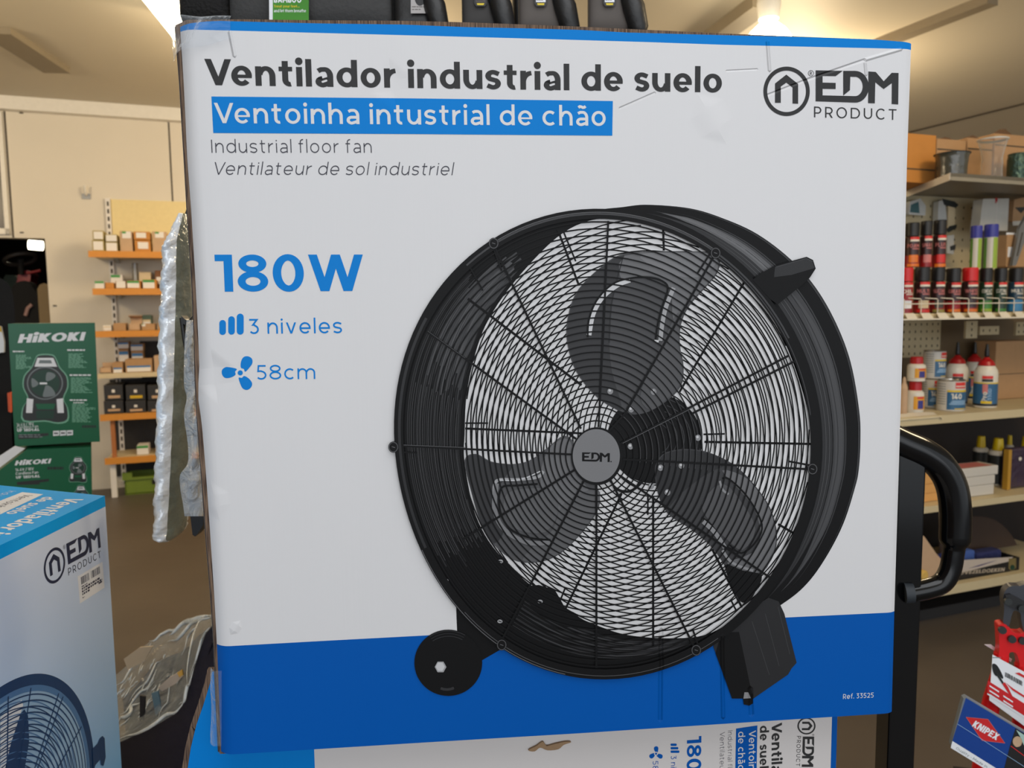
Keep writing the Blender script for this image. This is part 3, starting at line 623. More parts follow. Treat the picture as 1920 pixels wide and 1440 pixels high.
blade([(1058,180),(1064,140),(1100,100),(1180,86),(1270,100),(1370,150),(1450,230),(1510,320),(1535,420),(1522,500),(1480,570),(1470,590),(1448,650),(1420,684),(1380,670),(1340,560),(1280,470),(1200,400),(1110,340),(1070,260)],
      (G[54], [([(1062,180),(1068,142),(1102,104),(1180,90),(1270,104),(1340,140),(1250,190),(1160,260),(1100,320),(1072,258)], G[34]),
               ([(1320,170),(1400,190),(1452,240),(1506,322),(1530,420),(1518,500),(1478,566),(1400,560),(1340,530),(1440,490),(1470,420),(1450,330),(1400,260)], G[98]),
               ([(1330,540),(1400,560),(1476,580),(1446,648),(1420,682),(1382,668)], k_ink),
               ([(1240,300),(1320,220),(1400,300),(1450,400),(1400,480),(1340,440),(1280,380)], G[74])],
       [([(1320,200),(1350,205),(1420,275),(1475,380),(1450,450),(1395,492),(1350,460)], 3.0, k_ink), ([(1310,210),(1322,245),(1345,262)], 4, G[128]),
        ([(1240,352),(1280,385),(1330,460),(1390,490)], 3, k_ink), ([(1245,368),(1290,410),(1330,470)], 8, G[128]), ([(1320,480),(1360,530),(1440,560)], 5, G[128])]), 720, 800)
pr.pribbon(spline([(1150,912),(1165,920),(1185,918),(1205,900)], 4, False), 5, k_ink, 22)
for x, y in ((1143,733),(1224,734),(1182,767),(1237,876),(1276,872),(1250,922),(1220,910),(1181,836),(1307,820)):
    pr.ppoly(arc(x, y, 5.5, 6, 0, 330, 11), G[128], 23); pr.ppoly(arc(x - 1, y - 1.5, 2.5, 2.5, 0, 330, 11), G[190], 24)
for x, y in ((836,1087),(938,1051),(1012,1126),(937,1163)): pr.ppoly(arc(x, y, 5, 3.6, 20, 340, 9), G[150], 23); pr.pribbon([(x-3,y-1),(x+3,y+1)], 1.5, k_ink, 24)
# front grille
BD = (1117, 853)
for k in range(1, 31):
    t = k / 30.6; pts = []
    for i in range(100):
        a = 2*math.pi*i/100; e = (FC[0] + .962*rF(a)*math.cos(a), FC[1] + .962*rF(a)*math.sin(a)); s0 = (BD[0] + 47*math.cos(a), BD[1] + 52*math.sin(a)); pts.append(mixp(s0, e, t))
    pr.pribbon(pts, 2.5, k_ink, 26, True)
    if 2 < k < 30:                                             # thin light on the wires where they cross dark parts
        seg = [pts[i] for i in range(40, 56)] if k > 20 else ([pts[i % 100] for i in range(84, 104)] if k < 17 else None)
        if seg: pr.pribbon([(x + .6, y - .8) for x, y in seg], .7, G[74], 27)
for pts, wd in (([(1088,803),(924,458)],4),([(940,508),(926,468)],3.4),([(1121,800),(1131,600),(1139,415)],3.6),([(1140,808),(1170,775),(1338,478)],4),([(1306,512),(1330,475)],3.4),([(1160,832),(1477,666)],4),([(1295,775),(1487,677)],4),
                ([(1166,860),(1521,879)],4),([(1477,864),(1520,872)],3.4),([(1160,890),(1440,1080)],4),([(1143,898),(1303,1217)],4),([(1297,1178),(1312,1222)],3.4),([(1117,905),(1117,1250)],4),([(1093,901),(936,1206)],4),
                ([(1076,880),(868,1009)],4),([(1070,851),(740,834)],3.6),([(744,846),(782,848)],3),([(1079,822),(800,620)],4),([(905,545),(880,500)],3)):
    pr.pribbon(pts, wd, k_ink, 28)
pr.pribbon([(742,832.5),(872,838)], 1, G[86], 29); pr.pribbon([(1166,830),(1300,762)], 1, G[86], 29); pr.pribbon([(802,620.5),(872,671)], .9, G[64], 29)
# front rim with its highlights, handle, bolts, badge
A_ = [MP.uv(*onF(math.radians(a))) for a in range(0, 360, 3)]; B_ = [MP.uv(*onF(math.radians(a), .957)) for a in range(0, 360, 3)]
pr.strip(A_, B_, k_ink, 30, True)
for a0, a1, k, wd, g in ((232, 330, .978, 3.4, 54), (240, 300, .985, 1.4, 86), (300, 352, .966, 1.5, 54), (60, 130, .985, 1.2, 74), (100, 150, .995, 1.1, 98), (150, 215, .975, 5, 34)):
    pr.pribbon([onF(math.radians(a0 + (a1-a0)*i/30), k) for i in range(31)], wd, G[g], 31)
pr.ppoly([(1408,525),(1425,512),(1448,499),(1509,482),(1521,488),(1526,504),(1515,521),(1500,535),(1455,571),(1440,560)], k_ink, 32)
pr.ppoly([(1450,501),(1508,484),(1519,489),(1524,503),(1480,516),(1448,520)], G[34], 33); pr.pribbon([(1452,501),(1508,485),(1520,491)], 1.6, G[54], 34)
for x, y in ((925,457),(1339,475),(738,837),(1520,878),(940,1206),(1303,1216)):
    pr.ppoly(arc(x, y, 9.5, 10.5, 0, 345, 23), k_ink, 33); pr.pribbon(arc(x, y, 8, 9, 0, 340, 20), 1.5, G[74], 34, True); pr.pribbon([(x-3,y-1),(x+3,y+1)], 1.3, G[86], 34)
pr.ppoly(arc(1117.5, 854, 48, 54, 0, 354, 59), k_ink, 33); pr.ppoly(arc(1116.5, 853, 44, 49.5, 0, 354, 59), G[112], 34)
def bl(p): return MP.uv(1090 + (p[0]-775)*.0555, 847 + (p[1]-437)*.0475)
for e in LOGO_E: pr.poly([bl(p) for p in e], k_ink, 35)
pr.poly([bl(p) for p in LOGO_DSTEM], k_ink, 35)
pr.strip([bl(p) for p in [(1085,438),(1220,438)] + arc(1222,617,150,178,-90,90,16) + [(775,780)]], [bl(p) for p in [(1165,503),(1215,505)] + arc(1218,613,86,109,-90,90,16) + [(775,712)]], k_ink, 35)
pr.poly([bl(p) for p in [(1365,800),(1368,445),(1450,450),(1540,555),(1630,460),(1707,462),(1703,815),(1630,810),(1632,575),(1540,642),(1445,565),(1440,803)]], k_ink, 35)
pr.ppoly(arc(1144, 864, 1.3, 1.3, 0, 300, 5), k_ink, 35)
pr.mb.build('front_panel', carton)
# corrugated box behind the printed sheet: its raw brown edges stick out past the print
m_corr = bpy.data.materials.new('corrugated_edge'); m_corr.use_nodes = True
def _corr():
    nt = m_corr.node_tree; bs = nt.nodes['Principled BSDF']; bs.inputs['Roughness'].default_value = .85
    tc = nt.nodes.new('ShaderNodeTexCoord'); n = nt.nodes.new('ShaderNodeTexNoise'); n.inputs['Scale'].default_value = 160
    mp = nt.nodes.new('ShaderNodeMapping'); mp.inputs['Scale'].default_value = (6, 1, .25); nt.links.new(tc.outputs['Object'], mp.inputs[0]); nt.links.new(mp.outputs[0], n.inputs['Vector'])
    cr_ = nt.nodes.new('ShaderNodeValToRGB'); cr_.color_ramp.elements[0].position = .35; cr_.color_ramp.elements[1].position = .68
    cr_.color_ramp.elements[0].color = (*lin((58, 42, 34)), 1); cr_.color_ramp.elements[1].color = (*lin((128, 104, 84)), 1)
    nt.links.new(n.outputs[0], cr_.inputs[0]); nt.links.new(cr_.outputs[0], bs.inputs['Base Color'])
_corr()
m_side = mat('carton_side_white', (205, 205, 208), .45)
out_px = [(323,41),(327,90),(332,150),(336,220),(341,300),(346,390),(355,521),(360,640),(361,700),(363,745),(366,800),(374,900),(381,1000),(391,1120),(397,1213),(400,1280),(404,1370),(408,1422),
          (560,1413),(800,1397),(1085,1380),(1300,1365),(1500,1352),(1676,1340),(1681,1148),(1691,830),(1698,600),(1705,300),(1714,82),(1706,75),(1650,69),(1527,64),(1356,57),(1190,49),(1085,44),(876,36),(755,33),(600,32),(450,30),(345,31)]
b = MB(); b.prism([MP.pt(*MP.uv(*p), -.0078) for p in out_px], -MP.N * .27, m_corr, m_corr)
b.build('body', carton)
# outer liner sheets of the body's sides
pts = [MP.uv(*p) for p in out_px]
b = MB()
ls = [p for p in pts[:18]]
b.add([MP.pt(u - .0012, v, -.009) for u, v in ls] + [MP.pt(u - .0012, v, -.272) for u, v in ls], [(i, i+1, i+19, i+18) for i in range(17)], m_side, True)
b.build('side_panel', carton)
m_tape = bpy.data.materials.new('clear_tape'); m_tape.use_nodes = True
def _film(m, tint, op, rough, bstr, bsc, base=(.82, .88, .94), gl=.75):
    nt = m.node_tree; N = nt.nodes; L = nt.links; N.clear(); o = N.new('ShaderNodeOutputMaterial'); tr = N.new('ShaderNodeBsdfTransparent'); tr.inputs[0].default_value = (*tint, 1)
    pb = N.new('ShaderNodeBsdfPrincipled'); pb.inputs['Base Color'].default_value = (*base, 1); pb.inputs['Roughness'].default_value = rough; pb.inputs['Specular IOR Level'].default_value = .9
    tc = N.new('ShaderNodeTexCoord'); n = N.new('ShaderNodeTexNoise'); n.inputs['Scale'].default_value = bsc; n.inputs['Detail'].default_value = 5; n.inputs['Distortion'].default_value = 1.5
    L.new(tc.outputs['Object'], n.inputs['Vector']); bp = N.new('ShaderNodeBump'); bp.inputs['Strength'].default_value = bstr; bp.inputs['Distance'].default_value = .02
    L.new(n.outputs[0], bp.inputs['Height']); L.new(bp.outputs[0], pb.inputs['Normal'])
    mx = N.new('ShaderNodeMixShader'); fr = N.new('ShaderNodeLayerWeight'); fr.inputs['Blend'].default_value = .5; L.new(bp.outputs[0], fr.inputs['Normal']); pw = N.new('ShaderNodeMath'); pw.operation = 'POWER'; pw.inputs[1].default_value = 3.0; L.new(fr.outputs['Facing'], pw.inputs[0])
    r = N.new('ShaderNodeMapRange'); r.inputs[3].default_value = op; r.inputs[4].default_value = min(1, op + gl); L.new(pw.outputs[0], r.inputs[0])
    L.new(r.outputs[0], mx.inputs[0]); L.new(tr.outputs[0], mx.inputs[1]); L.new(pb.outputs[0], mx.inputs[2]); L.new(mx.outputs[0], o.inputs[0])
_film(m_tape, (.96, .97, .98), .06, .10, .5, 42, gl=1.0)
def tape(px, hs, n=5):
    bb = MB(); q = [MP.uv(*p) for p in px]
    bb.poly([MP.pt(u, v, h) for (u, v), h in zip(q, hs)], m_tape); return bb
b = MB()
def tp(fx, fy): return MP.uv(fx, fy)
def tapept(s, t):
    px = 314 + 120*s; py = 28 + (78 - 30*s)*t; u, v = MP.uv(px, py); e = max(0, .0 - (u + .0)); 
    return MP.pt(u, v, .004 + .004*math.sin(9*s + 5*t) * (1 - s) - max(0, (.18 - s))*.09 - max(0, .12 - t)*.05)
b.grid(tapept, 14, 10, m_tape); b.build('packing_tape', carton)
b = MB()
b.grid(lambda s, t: MP.pt(*MP.uv(393 + 24*s, 1255 + 140*t), .003 + .002*math.sin(8*t)*(1-s) - max(0, .35 - s)*.02), 5, 10, m_tape); b.build('packing_tape', carton)
# ------------------------------------------------------------------ platform truck and the carton lying under the big one
m_truck = mat('truck_black_enamel', (8, 9, 11), .15, spec=.4, var=.0)
LPL = Plane(MP.O - MP.N * .035 + Vector((0, 0, -.016)), MP.U)           # v=0 is its top edge
lowc = thing('fan_carton', 'smaller-print carton lying on its side under the big fan carton', 'carton', LPL.O + Vector((0, 0, -.69)), _a)
l_white = mat('liner_white', (205, 200, 198), .45, var=.02, nscale=9); l_blue = mat('liner_blue', (0, 120, 200), .4, spec=.15, var=0); l_deep = mat('liner_deep_blue', (0, 82, 165), .4, spec=.15, var=0); l_black = mat('liner_black', (36, 36, 37), .45, var=0); l_grey = mat('liner_grey', (80, 80, 88), .45, var=0)
lp = Print(LPL)
def L2(px, py): return LPL.uv(px, py)
lu0, lu1, lub = L2(352, 1440)[0], L2(1569, 1380)[0], L2(590, 1430)[0]; luR = L2(1559, 1380)[0]
lp.poly([(lub, -.69), (luR, -.69), (luR, 0), (lub, 0)], l_white, 0); lp.poly([(luR, -.69), (lu1, -.69), (lu1, 0), (luR, 0)], l_deep, 0)
flap = [L2(*p) for p in ((352,1440),(358,1401),(368,1360),(381,1323),(394,1281),(398,1259))]
fb = [(flap[0][0], -.69), flap[0], flap[1], flap[2], (-.0085, 0), (lub, 0), (lub, -.69)]
lp.poly(fb, l_blue, 0)
logo(lp, lambda p: L2(1512 - (p[1]-668)*.061, 1361 + (p[0]-448)*.061), l_black, 2)
def low(t, base, y0, cap, m, S, L=2): lp.ptext(t, (base, y0), (base - .4, y0 + 60), (cap, y0), m, L, S, natural=True)
low('Ventilador', 1447, 1357, 1466, l_black, .235); low('de suelo', 1425, 1362, 1441, l_black, .235)
lp.ppoly([(1380,1366),(1420,1360),(1418,1475),(1378,1475)], l_deep, 2)
low('Ventoinha', 1404, 1371, 1417, l_white, .165, 3); low('de chão', 1384, 1373, 1396.5, l_white, .165, 3)
low('Industrial floor', 1365, 1371, 1373.5, l_grey, .08); low('Ventilateur', 1350, 1374, 1359, l_grey, .08)
low('180W', 1288, 1383, 1315, l_deep, .235); low('3 niveles', 1258, 1418, 1268, l_deep, .12); low('58cm', 1224, 1428, 1234, l_deep, .12)
for k, (a0, a1) in enumerate(((1402, 1391), (1407, 1391), (1411, 1391))):
    y = 1394 + 6.5*k; x1 = (1268, 1271, 1273)[k]; lp.ppoly([(1258, y), (x1, y), (x1 + 1, y + 2), (x1, y + 4.5), (1258, y + 4.5), (1257, y + 2)], l_deep, 2)
fan_icon(lp, lambda p: L2(1230 - p[1]*-11 * 1.0, 1413 + p[0]*11), l_deep, 2)
lp.mb.build('front_panel', lowc)
b = MB()
b.prism([LPL.pt(u, v, -.0015) for u, v in [(lu0 - .006, -.69)] + [(u - .006, v) for u, v in flap[:3]] + [(-.02, 0), (lu1 + .001, .0), (lu1 + .001, -.69)]], -MP.N * .005, m_corr, m_corr)
b.prism([LPL.pt(u, v, -.007) for u, v in ((lu0, -.69), (lu0 + .03, -.08), (lu0 + .035, 0), (lu1, 0), (lu1, -.69))], -MP.N * .27, m_side)
b.build('body', lowc)
b = MB(); fq = flap[2:] + [(-.0085, flap[-1][1]), (-.0085, 0)]
b.poly([LPL.pt(u, v, .0002) for u, v in fq], l_blue)
b.prism([LPL.pt(u, v, -.0012) for u, v in [(u - .006, v) for u, v in flap[2:-1]] + [(flap[-1][0] - .005, flap[-1][1] + .002), (-.0085, flap[-1][1] + .002), (-.0085, -.001)]], -MP.N * .005, m_corr, m_corr)
b.build('lifted_flap', lowc)
m_torn = mat('torn_kraft', (150, 122, 92), .9, bump=.4)
tr = spline([(990,1404),(1005,1396),(1017,1388),(1024,1396),(1040,1392),(1060,1388),(1070,1389),(1056,1394),(1046,1402),(1026,1404),(1012,1399),(1002,1406)], 3)
b = MB(); b.prism([LPL.pt(*L2(*p), .0005) for p in tr], MP.N * .0025, m_torn); b.build('torn_flap', lowc)
tx0, tx1 = -.42, .66
truck = thing('platform_truck', 'black platform truck with a bent tube handle right of the big carton', 'cart', (0.1, 1.0, 0), 0)
b = MB(); z = LPL.O.z - .69
for k in range(1): b.box((tx0, .74, z - .045), (tx1, 1.30, z - .001), m_truck)
b.build('deck', truck, bevel=.006)
for x in (tx0 + .1, tx1 - .1):
    for y in (.84, 1.2):
        b = MB(); r = (z - .05) / 2 * .86
        for q in range(1):
            vs = [(x - .02, y, r)]; b.tube([(x - .02, y, r), (x + .02, y, r)], r, m_black, 20); b.box((x - .028, y - .03, r), (x + .028, y + .03, z - .046), m_steel)
        b.build('caster_wheel', truck)
PT = at(1699, 826, 1.13); PB = at(1676, 1440, 1.13); ex = Vector((1, 0, 0)); xw = .0205
dirp = (PB - PT).normalized(); bot = PT + dirp * ((PT.z - (z - .02)) / -dirp.z)
b = MB(); 
hw = Vector((xw, 0, 0)); hd = Vector((0, .021, 0))
b.add([PT - hw - hd, PT + hw - hd, PT + hw + hd, PT - hw + hd, bot - hw - hd, bot + hw - hd, bot + hw + hd, bot - hw + hd], [(0,1,5,4),(1,2,6,5),(2,3,7,6),(3,0,4,7),(0,3,2,1),(4,5,6,7)], m_truck)
b.build('post', truck, bevel=.003)
hp = spline([(1640,806),(1690,830),(1730,848),(1762,872),(1783,908),(1791,955),(1790,1012),(1787,1040),(1781,1070),(1766,1093),(1740,1104),(1700,1112)], 5, False)
b = MB(); b.tube([at(x, y, 1.12) for x, y in hp], [.0218 if i < 31 else (.0195 if i < 32 else .0150) for i in range(len(hp))], m_truck, 18)
b.build('handle', truck)
b = MB(); p = at(1696, 1112, 1.108); b.tube([p, p + Vector((.012, -.003, .001))], [.0150, .0140], mat('weld_grey', (40, 46, 52), .6), 16); b.build('weld_collar', truck)
# ------------------------------------------------------------------ carton at lower left
CL = at(196.5, 929.5, 1.13); al = math.radians(-1.5); dn = Vector((-math.sin(al), -math.cos(al), 0)); vr = Vector((math.cos(al), -math.sin(al)*-1, 0))
vr = Vector((0, 0, 1)).cross(dn); tilt = math.radians(7.0); vt = vr * math.cos(tilt) - Vector((0, 0, 1)) * math.sin(tilt)
HL = CL.z - .15; LEN = .70
SP = Plane(CL + dn * LEN + Vector((0, 0, -HL)), -dn); TP = Plane(CL, dn, vt)
lcart = thing('fan_carton', 'blue-topped white carton at lower left with a price label on its side', 'carton', CL + dn*LEN/2 - vr*.15 - Vector((0, 0, HL)), 0)
m_lw = bpy.data.materials.new('side_fade'); m_lw.use_nodes = True
def _fade():                                                     # the colour runs from white at the top to sky blue at the foot
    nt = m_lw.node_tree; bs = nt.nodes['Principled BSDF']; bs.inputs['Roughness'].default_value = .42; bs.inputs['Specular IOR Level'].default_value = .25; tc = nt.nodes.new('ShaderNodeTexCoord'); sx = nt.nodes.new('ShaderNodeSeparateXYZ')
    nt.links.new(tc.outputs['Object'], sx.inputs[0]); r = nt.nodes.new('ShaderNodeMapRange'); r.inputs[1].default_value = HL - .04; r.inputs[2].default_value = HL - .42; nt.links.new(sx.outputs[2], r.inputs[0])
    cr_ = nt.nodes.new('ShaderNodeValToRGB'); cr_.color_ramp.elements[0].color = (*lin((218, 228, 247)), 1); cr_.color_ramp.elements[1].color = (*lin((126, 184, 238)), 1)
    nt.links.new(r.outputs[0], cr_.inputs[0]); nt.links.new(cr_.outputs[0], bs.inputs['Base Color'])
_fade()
m_sky = mat('print_sky_blue', (0, 168, 246), .45, spec=.15, var=0); m_navy = mat('print_navy', (34, 44, 74), .4, var=0); m_pw = mat('print_white', (236, 238, 242), .4, var=0)
m_fd = mat('print_fan_blue', (22, 62, 108), .4, var=0); m_fm = mat('print_fan_mid_blue', (78, 122, 172), .4, var=0); m_fl = mat('print_fan_pale_blue', (150, 186, 220), .4, var=0)
sp_ = Print(SP); vtop = HL; vb = SP.uv(197, 950)[1]
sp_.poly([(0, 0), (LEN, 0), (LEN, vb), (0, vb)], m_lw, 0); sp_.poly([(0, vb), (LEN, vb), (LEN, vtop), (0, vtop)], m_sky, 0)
q1, q2, q3 = SP.uv(123.7, 1020.3), SP.uv(185.3, 986.7), SP.uv(127.5, 1058.7)
def lf(p):
    a, c = (p[0]-775)/932, (p[1]-437)/343; a2 = c
    return (q1[0] + (q2[0]-q1[0])*a + (q3[0]-q1[0])*c, q1[1] + (q2[1]-q1[1])*(a) + (q3[1]-q1[1])*c)
logo(sp_, lf, m_navy, 2)
sp_.mb.build('side_panel', lcart)
# its printed fan: rings about a centre below the frame
c1, c2, c3 = SP.uv(2, 1287), SP.uv(75.6, 1263), SP.uv(173.6, 1395)
def circ(a, b_, c):
    ax, ay, bx, by, cx, cy = *a, *b_, *c; d = 2*(ax*(by-cy) + bx*(cy-ay) + cx*(ay-by))
    ux = ((ax*ax+ay*ay)*(by-cy) + (bx*bx+by*by)*(cy-ay) + (cx*cx+cy*cy)*(ay-by))/d; uy = ((ax*ax+ay*ay)*(cx-bx) + (bx*bx+by*by)*(ax-cx) + (cx*cx+cy*cy)*(bx-ax))/d
    return ux, uy, math.hypot(ax-ux, ay-uy)
ux, uy, ur = circ(c1, c2, c3)
fp = Print(SP)
def ring(r0, r1, m, L, dx=0, dy=0): fp.strip(arc(ux + dx, uy + dy, r0, r0, 0, 357, 119), arc(ux + dx, uy + dy, r1, r1, 0, 357, 119), m, L, True)
ring(ur, ur*.93, m_fd, 2); fp.poly(arc(ux, uy, ur*.93, ur*.93, 0, 357, 119), m_fl, 2)
fp.ppoly([(0,1345),(40,1312),(43,1322),(20,1395),(8,1445),(0,1445)], m_pw, 3); fp.ppoly([(8,1445),(20,1393),(38,1338),(45,1330),(52,1342),(54,1390),(45,1445)], m_fd, 4)
ring(ur*.935, ur*.90, m_fm, 5)
for k in range(22): r = ur*(.16 + .76*k/22); ring(r, r - .0016, m_fd, 6)
for k in range(20): r = ur*(.16 + .70*k/20); ring(r, r - .0013, m_fm if k % 3 else m_fd, 5, -.014, .012)
for dg_ in (20, 43, 47, 68, 82, 98, 140, 170): 
    a = math.radians(dg_); fp.ribbon([(ux, uy), (ux + ur*.92*math.cos(a), uy + ur*.92*math.sin(a))], .0022, m_fd, 7)
fp.ppoly([(172,1404),(182,1394),(186,1384),(191,1380),(195,1384),(197,1420),(193,1436),(188,1434),(187,1424),(178,1434),(174,1445)], m_fd, 8)
fp.mb.build('printed_fan', lcart)['label'] = 'blue printed fan picture on the carton side'
tp_ = Print(TP); tp_.poly([(0, 0), (LEN, 0), (LEN, -.30), (0, -.30)], m_sky, 0)
def top(t, p0, cap, m, S, L=2): 
    a, c = TP.uv(*p0), TP.uv(*cap); tp_.text(t, a, (1, 0), (0, 1), m, L, S, abs(c[1] - a[1]))
top('Ventilador industrial', (128, 934), (160, 935.3), m_pw, .235); top('de suelo', (84, 931.7), (111, 931), m_pw, .235)
tp_.ppoly([(40, 923.5), (81, 927), (0, 965), (0, 940)], m_pw, 2)
a0 = TP.uv(41, 923.5); a1 = TP.uv(81, 927); tp_.poly([(a1[0] + .0, a0[1]), (a1[0], a1[1]), (a1[0] + .24, a1[1]), (a1[0] + .24, a0[1])], m_pw, 2.3)
top('Ventoinha intustrial', (47, 928), (64, 928.3), m_navy, .14, 3); top('Industrial', (17, 920.5), (31, 921.3), m_pw, .09)
tp_.mb.build('top_panel', lcart)
b = MB(); D3 = -vt * .30; dz = Vector((0, 0, -HL + .0))
A_, B_ = CL - SP.N*.0008 + Vector((0, 0, -.0008)), CL + dn*LEN - SP.N*.0008 + Vector((0, 0, -.0008)); A2, B2 = A_ + D3, B_ + D3
f0 = [Vector((p.x, p.y, .15)) for p in (A_, B_, B2, A2)]
b.add([A_, B_, B2, A2] + f0, [(3,2,1,0),(4,5,6,7),(0,1,5,4),(1,2,6,5),(2,3,7,6),(3,0,4,7)], m_side); b.build('body', lcart)
lb = Print(SP); q = [(145,1080.8),(191.7,1053.3),(195.8,1101.7),(149.5,1131.7)]; lb.ppoly(q, m_pw, 2)
def lq(s_, t_): a, c = mixp(q[0], q[1], s_), mixp(q[3], q[2], s_); return mixp(a, c, t_)
R_ = random.Random(5); x = .12
while x < .86:
    wd = R_.choice((.012, .02, .03)); 
    if not .44 < x < .5: lb.ppoly([lq(x, .1), lq(x + wd, .1), lq(x + wd, .37), lq(x, .37)], m_navy, 3)
    x += wd + R_.choice((.012, .018, .026))
for k, (x1, g) in enumerate(((.36, .04), (.86, .07), (.93, .07), (.42, .07), (.2, .04))):
    y = (.43, .50, .60, .70, .84)[k]; x = .12
    while x < x1: wd = R_.uniform(.03, .1); lb.ppoly([lq(x, y), lq(min(x + wd, x1), y), lq(min(x + wd, x1), y + g), lq(x, y + g)], m_navy, 3); x += wd + .025
lb.ppoly([lq(.78, .68), lq(.92, .68), lq(.92, .74), lq(.78, .74)], m_navy, 3)
lb.mb.build('price_label', lcart)
m_wood = mat('pallet_wood', (164, 130, 92), .8, var=.25)
def pallet(label, x0, x1, y0, y1, zt):
    t = thing('pallet', label, 'pallet', ((x0+x1)/2, (y0+y1)/2, 0)); bb = MB()
    n = 5
    for k in range(n): xx = x0 + (x1-x0-.09)*k/(n-1); bb.box((xx, y0, zt - .022), (xx + .09, y1, zt), m_wood)
    bb.build('deck_boards', t)
    for yy in (y0, (y0+y1)/2 - .04, y1 - .08): bb = MB(); bb.box((x0, yy, 0), (x1, yy + .08, zt - .022), m_wood); bb.build('bearer', t)
pallet('wooden pallet under the blue-topped carton', -.96, -.52, .40, 1.16, .1495)
# ------------------------------------------------------------------ shrink-wrapped stack behind the cartons
m_film = bpy.data.materials.new('stretch_film'); m_film.use_nodes = True; _film(m_film, (.94, .97, .99), .07, .06, .8, 13, (.80, .90, 1.0), .5)
m_nav = mat('navy_goods', (24, 25, 46), .3, bump=.35, bscale=30)
stack = thing('wrapped_stack', 'dark goods under crinkled clear stretch film between the cartons', 'wrapped goods', (at(330, 1430, 1.5).x, 1.5, 0), 0)
b = MB(); fr = [(221,1392),(262,1373),(300,1354),(330,1336),(345,1318),(356,1282),(372,1225),(386,1186),(402,1168)]
pf = [at(x, y, 1.36) for x, y in fr]
vs = pf + [Vector((pf[-1].x, 1.36, 0)), Vector((pf[0].x, 1.36, 0))]
b.prism(vs, (0, .34, 0), m_nav); b.build('dark_goods', stack)
def filmpt(s, t):
    R0 = math.sin(17*s + 9*t)*.5 + math.sin(31*s - 13*t)*.3 + .35*math.sin(53*s + 40*t)
    ridge = (214 + 186*s, 1268 - 118*s - 22*math.sin(math.pi*s) + 3*math.sin(14*s))
    k = min(.999, s) * (len(fr) - 1); i = int(k); edge = mixp(fr[i], fr[i+1], k - i); edge = (edge[0], edge[1] + 2)
    x, y = mixp(ridge, edge, t); Y = 1.74 - .395*t - .03*math.sin(math.pi*t)
    return at(x, y + 1.5*R0*math.sin(math.pi*t), Y + .012*R0*math.sin(math.pi*t))
b = MB(); b.grid(lambda s, t: filmpt(s, .30 + .69*t - .1*math.sin(5*s)) + Vector((0, .03, -.022)), 20, 12, m_nav); b.build('dark_top', stack)
b = MB(); b.grid(filmpt, 44, 40, m_film); m_fold_glint = mat('film_fold_glint', (222, 232, 238), .12, spec=.9, var=.12, nscale=60, bump=.5, bscale=70); R_ = random.Random(11)
def fold_glint(p0, p1, r, wob=.03, n=16):  # white ribbons that paint bright glints along the film's folds
    b.tube([filmpt(max(0, min(1, p0[0] + (p1[0]-p0[0])*i/n + wob*math.sin(i*.9 + p0[0]*40)*.3)), max(0, min(1, p0[1] + (p1[1]-p0[1])*i/n + wob*math.sin(i*.7 + p0[1]*30)))) + Vector((0, -.002, .0025)) for i in range(n + 1)], [r*max(.12, math.sin(math.pi*(i + .5)/(n + 1))) for i in range(n + 1)], m_fold_glint, 6)
for p0, p1, r in (((.0, .985), (.5, .985), .0035), ((.45, .985), (.68, .985), .003), ((.64, .97), (.93, .93), .0022), ((.55, .04), (1., .12), .007), ((.35, .0), (.75, .03), .004), ((.5, .16), (1., .24), .0045), ((.9, .1), (.60, .9), .0022), ((.0, .18), (.36, .06), .003), ((.02, .62), (.34, .40), .0028), ((.0, .72), (.16, .58), .004), ((.1, .50), (.42, .28), .0022), ((.26, .95), (.5, .5), .0016), ((.62, .45), (.9, .28), .002)): fold_glint(p0, p1, r)
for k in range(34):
    s_, t_ = R_.uniform(.0, .5), R_.uniform(.2, .8); l = R_.uniform(.02, .07); fold_glint((s_, t_), (s_ + l, t_ - l*R_.uniform(.4, 1.4)), R_.uniform(.0008, .0022), .01, 6)
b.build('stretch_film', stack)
for lst, c, Y in (([(232,1236),(262,1214),(286,1212),(270,1240),(240,1256)], (204, 186, 160), .34), ([(296,1290),(318,1270),(341,1258),(344,1266),(330,1282),(304,1296)], (206, 194, 184), .8), ([(332,1262),(341,1256),(343,1266),(336,1270)], (226, 180, 90), .84), ([(284,1300),(296,1296),(302,1330),(292,1344)], (104, 138, 160), .86), ([(262,1304),(272,1306),(270,1350),(262,1352)], (40, 42, 50), .86)):
    YY = 1.74 - .395*Y; bb = MB(); bb.prism([at(x, y, YY + .012) for x, y in lst], (0, .004, 0), mat('under_film_%d' % c[0], c, .6)); bb.build('covered_label', stack)
# ------------------------------------------------------------------ silver sleeve and bagged black tool hanging left of the big carton
m_foil = mat('silver_sleeve_film', (236, 242, 248), .18, metal=.12, spec=1.0, var=.2, nscale=16, bump=.9, bscale=26); m_foil2 = mat('silver_sleeve_painted_shade', (112, 120, 112), .15, spec=1.0, var=.5, nscale=16, bump=.6, bscale=28)  # second sleeve colour is a darker copy, painting in the shaded right side
HS = 1.40                                                                    # where the display stand stands
prof = [(341,402,352),(330,440,356),(320,478,358),(316,540,358),(313,600,357),(309,720,354),(306,820,350),(304,900,346),(303,960,342),(305,995,338),(313,1006,332),(319,1012,323)]
pe = spline([(float(a), float(y), float(c)) for a, y, c in prof], 12, False)
sl = thing('foil_sleeve', 'tall crinkled silver sleeve hanging behind the big carton\'s left edge', 'packaging', at(330, 1008, 1.25), 0)
b = MB(); n = 22
vs = []; fs = []
